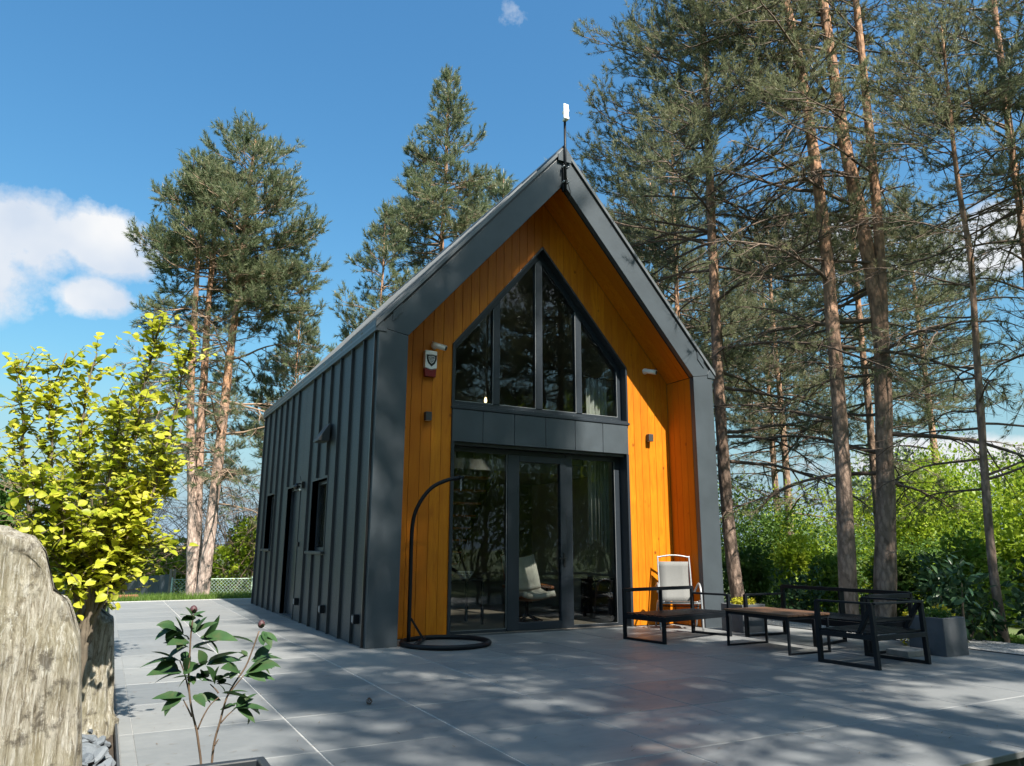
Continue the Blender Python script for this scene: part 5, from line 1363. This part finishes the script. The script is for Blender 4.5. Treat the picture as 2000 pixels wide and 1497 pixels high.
d2 = bush('rhododendron', 'dark large leafed shrub right of the corner planter', (8.25, -2.75, -.15), .75, .75, 1.05, 650, .15, 'darkgreen', 65, GD, 8)
rebush(d2, 9.6, -3.6, -.2, 1.7, (1.1, 1.1, 1.0), 'dark large leafed shrub beyond the slender pine', GD)
rebush(d2, 8.3, -4.5, -.15, 3.0, (.8, .8, .55), 'low dark leafed shrub at the right terrace edge', GD)
rebush(d2, 8.9, .9, -.15, 4.0, (.8, .8, .8), 'dark leafed shrub at the foot of the thick pine', GD)
bush('yellow_flowers', 'small bright yellow plant in the planter behind the table', (6.05, -.6, .36), .20, .18, .10, 900, .035, 'yellowplant', 66, None, 4, 'plant')
bush('golden_groundcover', 'low yellow green plant behind the corner planter', (6.95, -3.0, -.05), .45, .4, .42, 900, .07, 'yellowplant', 67, None, 4, 'plant')
bush('planter_grass', 'short green plant inside the corner planter', (6.37, -3.6, .39), .2, .2, .10, 300, .05, 'green', 68, None, 3, 'plant')
GF = 'shrubs beyond the far fence'
f1 = bush('leafy_shrub', 'green shrub behind the wire fence next to the house wall', (1.6, 17.5, -.5), 1.7, 1.4, 2.3, 4500, .15, 'lime', 71, GF)
rebush(f1, -.6, 21.0, -.6, 1.1, (1.2, 1.2, .8), 'green shrub behind the three pine stems', GF)
rebush(f1, -3.2, 22.0, -.6, 2.1, (1.3, 1.3, .9), 'green shrub behind the dark panel fence', GF)
f2 = bush('leafy_shrub', 'dark green shrub behind the golden shrub foot', (-4.6, 18.0, -.5), 2.2, 1.6, 1.9, 3500, .16, 'green', 72, GF)
rebush(f2, 3.6, 19.5, -.6, 2.0, (1.2, 1.2, 1.5), 'dark green shrub half hidden by the house corner', GF)
GT = 'distant trees on the left horizon'
t1 = bush('far_tree', 'dark round tree on the left horizon', (-10.0, 60, -.6), 3.0, 3.0, 6.6, 4500, .42, 'green', 73, GT, cat='tree')
rebush(t1, -14.0, 62, -.6, 1.0, (1.1, 1.1, .72), 'lower dark tree at the far left horizon', GT)
rebush(t1, -5.0, 66, -.6, 2.0, (1.3, 1.3, .8), 'dark tree behind the golden shrub on the horizon', GT)
rebush(t1, -20.0, 64, -.6, 3.0, (1.3, 1.3, .9), 'dark tree outside the left end of the horizon row', GT)
# leafless brush behind the left pines
def brush(name, label, c, r, h, n, seed, group):
    rg = np.random.default_rng(seed); b = thing(name, label, 'shrub', c, group); c = np.array(c, float); parts = []
    for k in range(n):
        a = rg.uniform(0, 2*pi); d = np.array([cos(a) * .5, sin(a) * .5, 1.0]); p = [c + np.array([rg.normal(0, r * .3), rg.normal(0, r * .3), 0])]
        for q in range(6): d = unit(d + rg.normal(0, .22, 3) + np.array([cos(a), sin(a), -.3]) * .06 * q); p.append(p[-1] + d * h / 6 * rg.uniform(.8, 1.1))
        p = np.array(p); tube_np(parts, p, np.linspace(.016, .005, 7), 4)
        for q in range(8):
            i = int(rg.integers(2, 6)); dd = unit(rg.normal(0, 1, 3) + np.array([0, 0, .1])); L = rg.uniform(.4, 1.1)
            q2 = [p[i]]
            for m_ in range(3): dd = unit(dd + rg.normal(0, .25, 3) + np.array([0, 0, -.12])); q2.append(q2[-1] + dd * L / 3)
            tube_np(parts, np.array(q2), [.007, .006, .005, .004], 3)
            for m_ in range(3):
                e = q2[1 + m_ % 3]; tube_np(parts, np.array([e, e + unit(rg.normal(0, 1, 3)) * .35]), [.004, .003], 3)
    V, F = join_np(parts); link('branch_tangle', np_mesh('branch_tangle', V, F), M['twigpale'], b); return b
GZ = 'leafless brush behind the pine trio'
z1 = brush('bare_brush', 'tangle of bare brown twigs right of the pine trio', (.9, 18.0, -.5), 1.8, 6.2, 60, 81, GZ)
rebush(z1, -2.6, 20.0, -.5, 2.0, (1, 1, 1.0), 'tangle of bare brown twigs left of the pine trio', GZ)
rebush(z1, 3.0, 21.5, -.6, 4.0, (1.1, 1.1, 1.1), 'tangle of bare twigs beside the far house corner', GZ)

# ================================================================== FENCES, BENCH, GRASS
cf = thing('wire_fence', 'pale green chain link fence beyond the terrace end', 'fence', (.4, 15.2, -.3))
def wires(xa, xb, y, z0, z1, step):
    parts = []
    n = int((xb - xa) / step) + int((z1 - z0) / step) + 2
    for k in range(n):
        for s in (1, -1):
            x0 = xa + k * step - (z1 - z0) if s == 1 else xa + k * step
            p, q = [x0, z0], [x0 + s * (z1 - z0), z1]
            def clipx(p, q):
                (ax_, az_), (bx_, bz_) = p, q
                for lim, sg in ((xa, 1), (xb, -1)):
                    if sg * ax_ < sg * lim and sg * bx_ < sg * lim: return None
                    if sg * ax_ < sg * lim: t_ = (lim - ax_) / (bx_ - ax_); ax_, az_ = lim, az_ + t_ * (bz_ - az_)
                    elif sg * bx_ < sg * lim: t_ = (lim - ax_) / (bx_ - ax_); bx_, bz_ = lim, az_ + t_ * (bz_ - az_)
                return (ax_, az_), (bx_, bz_)
            r_ = clipx(p, q)
            if r_: tube_np(parts, np.array([[r_[0][0], y + .003 * s, r_[0][1]], [r_[1][0], y + .003 * s, r_[1][1]]]), [.0055, .0055], 4)
    return join_np(parts)
V, F = wires(-1.2, 3.4, 15.2, -.62, .28, .105); link('wire_mesh', np_mesh('wire_mesh', V, F), M['chain'], cf)['kind'] = 'stuff'
B().tube([(-1.2, 15.2, .285), (3.4, 15.2, .285)], .010, 6).build('top_wire', M['chain'], cf)
for x in (-1.2, 1.1, 3.4): B().tube([(x, 15.24, -.8), (x, 15.24, .34)], .025, 8).build('post', M['chain'], cf, True)
df = thing('panel_fence', 'dark blue grey panel fence left of the pine trio', 'fence', (-1.7, 17.5, -.3))
for k in range(9):
    a = Vector((-2.35 + k * .13, 18.6 - k * .22, 0)); b = Vector((-2.35 + (k + 1) * .13 - .006, 18.6 - (k + 1) * .22 + .01, 0))
    B().prism([a + Vector((0, 0, -.7)), b + Vector((0, 0, -.7)), b + Vector((0, 0, .22 + .02 * k)), a + Vector((0, 0, .22 + .02 * k))], (.02, .015, 0)).build('panel', M['fencepanel'], df)
for x, y in ((-1.18, 16.3), (-1.06, 16.5)): B().box(x - .04, x + .04, y - .04, y + .04, -.7, .55).build('post', M['postgrey'], df, bevel=.008)
bn = thing('plank_bench', 'low reddish plank bench at the far left terrace corner', 'bench', (-2.5, 12.3, -.2))
B().box(-2.95, -2.2, 12.15, 12.45, -.02, .035).build('seat', M['rustwood'], bn, bevel=.006)
for x in (-2.85, -2.42): B().box(x - .05, x + .05, 12.18, 12.42, -.3, -.02).build('leg', M['rustwood'], bn, bevel=.006)
fs = bush('low_stones', 'pale dry stone heap on the left horizon', (-9.5, 45.0, -.7), 4.0, 2.0, 2.2, 60, 1.6, 'willow', 99, None, 3, 'stones') if False else None
rg = np.random.default_rng(5)
n = 32000
gx = rg.uniform(-6, 6, n); gy = 10.55 + rg.gamma(1.6, 1.6, n); P = np.stack([gx, gy, np.array([ground_z(a, b) for a, b in zip(gx, gy)]) - .02], 1)
D = np.stack([rg.normal(0, .35, n), rg.normal(0, .35, n), np.ones(n)], 1); U = rg.normal(0, 1, (n, 3))
gg = BLADE; gs = link('grass', leaves_mesh('grass', P, D, U, rg.uniform(.12, .34, n), gg), M['grass']); tag(gs, 'fresh green grass beyond the far terrace edge', 'grass', kind='stuff')
n = 22000
gx = rg.uniform(7.2, 12, n); gy = rg.uniform(-8, 4, n); keep_ = rg.uniform(0, 1, n) < (gx - 7.2) / 1.6; gx, gy = gx[keep_], gy[keep_]; n = len(gx)
P = np.stack([gx, gy, np.array([ground_z(a, b) for a, b in zip(gx, gy)]) - .01], 1); D = np.stack([rg.normal(0, .5, n), rg.normal(0, .5, n), np.ones(n)], 1)
gs2 = link('ground_cover', leaves_mesh('ground_cover', P, D, rg.normal(0, 1, (n, 3)), rg.uniform(.05, .14, n), QUAD), M['green']); tag(gs2, 'dark low ground cover among the pines at right', 'ground cover', kind='stuff')
n = 1500
gx = rg.uniform(-2.75, 7.0, n); gy = rg.uniform(-8, 1.0, n) + rg.normal(0, .6, n); ok = ~((gx > 0) & (gx < 6.22) & (gy > .7)) & ~((gx > 1.4) & (gy < -6.5)); gx, gy = gx[ok], gy[ok]; n = len(gx)
P = np.stack([gx, gy, np.full(n, .004)], 1); D = np.stack([rg.normal(0, 1, n), rg.normal(0, 1, n), rg.uniform(0, .06, n)], 1)
lt = link('pine_litter', leaves_mesh('pine_litter', P, D, np.tile([0, 0, 1.0], (n, 1)), rg.uniform(.025, .07, n), (np.array([(0, -.045, 0), (0, .045, 0), (1, 0, .02)]), np.array([(0, 1, 2)]))), simple_mat('dry_needle', (.12, .08, .045), .9, .4, 5)); tag(lt, 'dry pine needles scattered over the slabs', 'needles', kind='stuff')
tot = sum(len(o.data.polygons) * (1 if o.name.startswith('crown') else 2) for o in {o.data.name: o for o in bpy.data.objects if o.type == 'MESH'}.values())
byn = {}
for me in bpy.data.meshes: byn[me.name.split('.')[0]] = byn.get(me.name.split('.')[0], 0) + sum(len(p.vertices) - 2 for p in me.polygons)
print(sorted(byn.items(), key=lambda a: -a[1])[:9])
print('TRIS', tot, 'OBJECTS', len(bpy.data.objects))
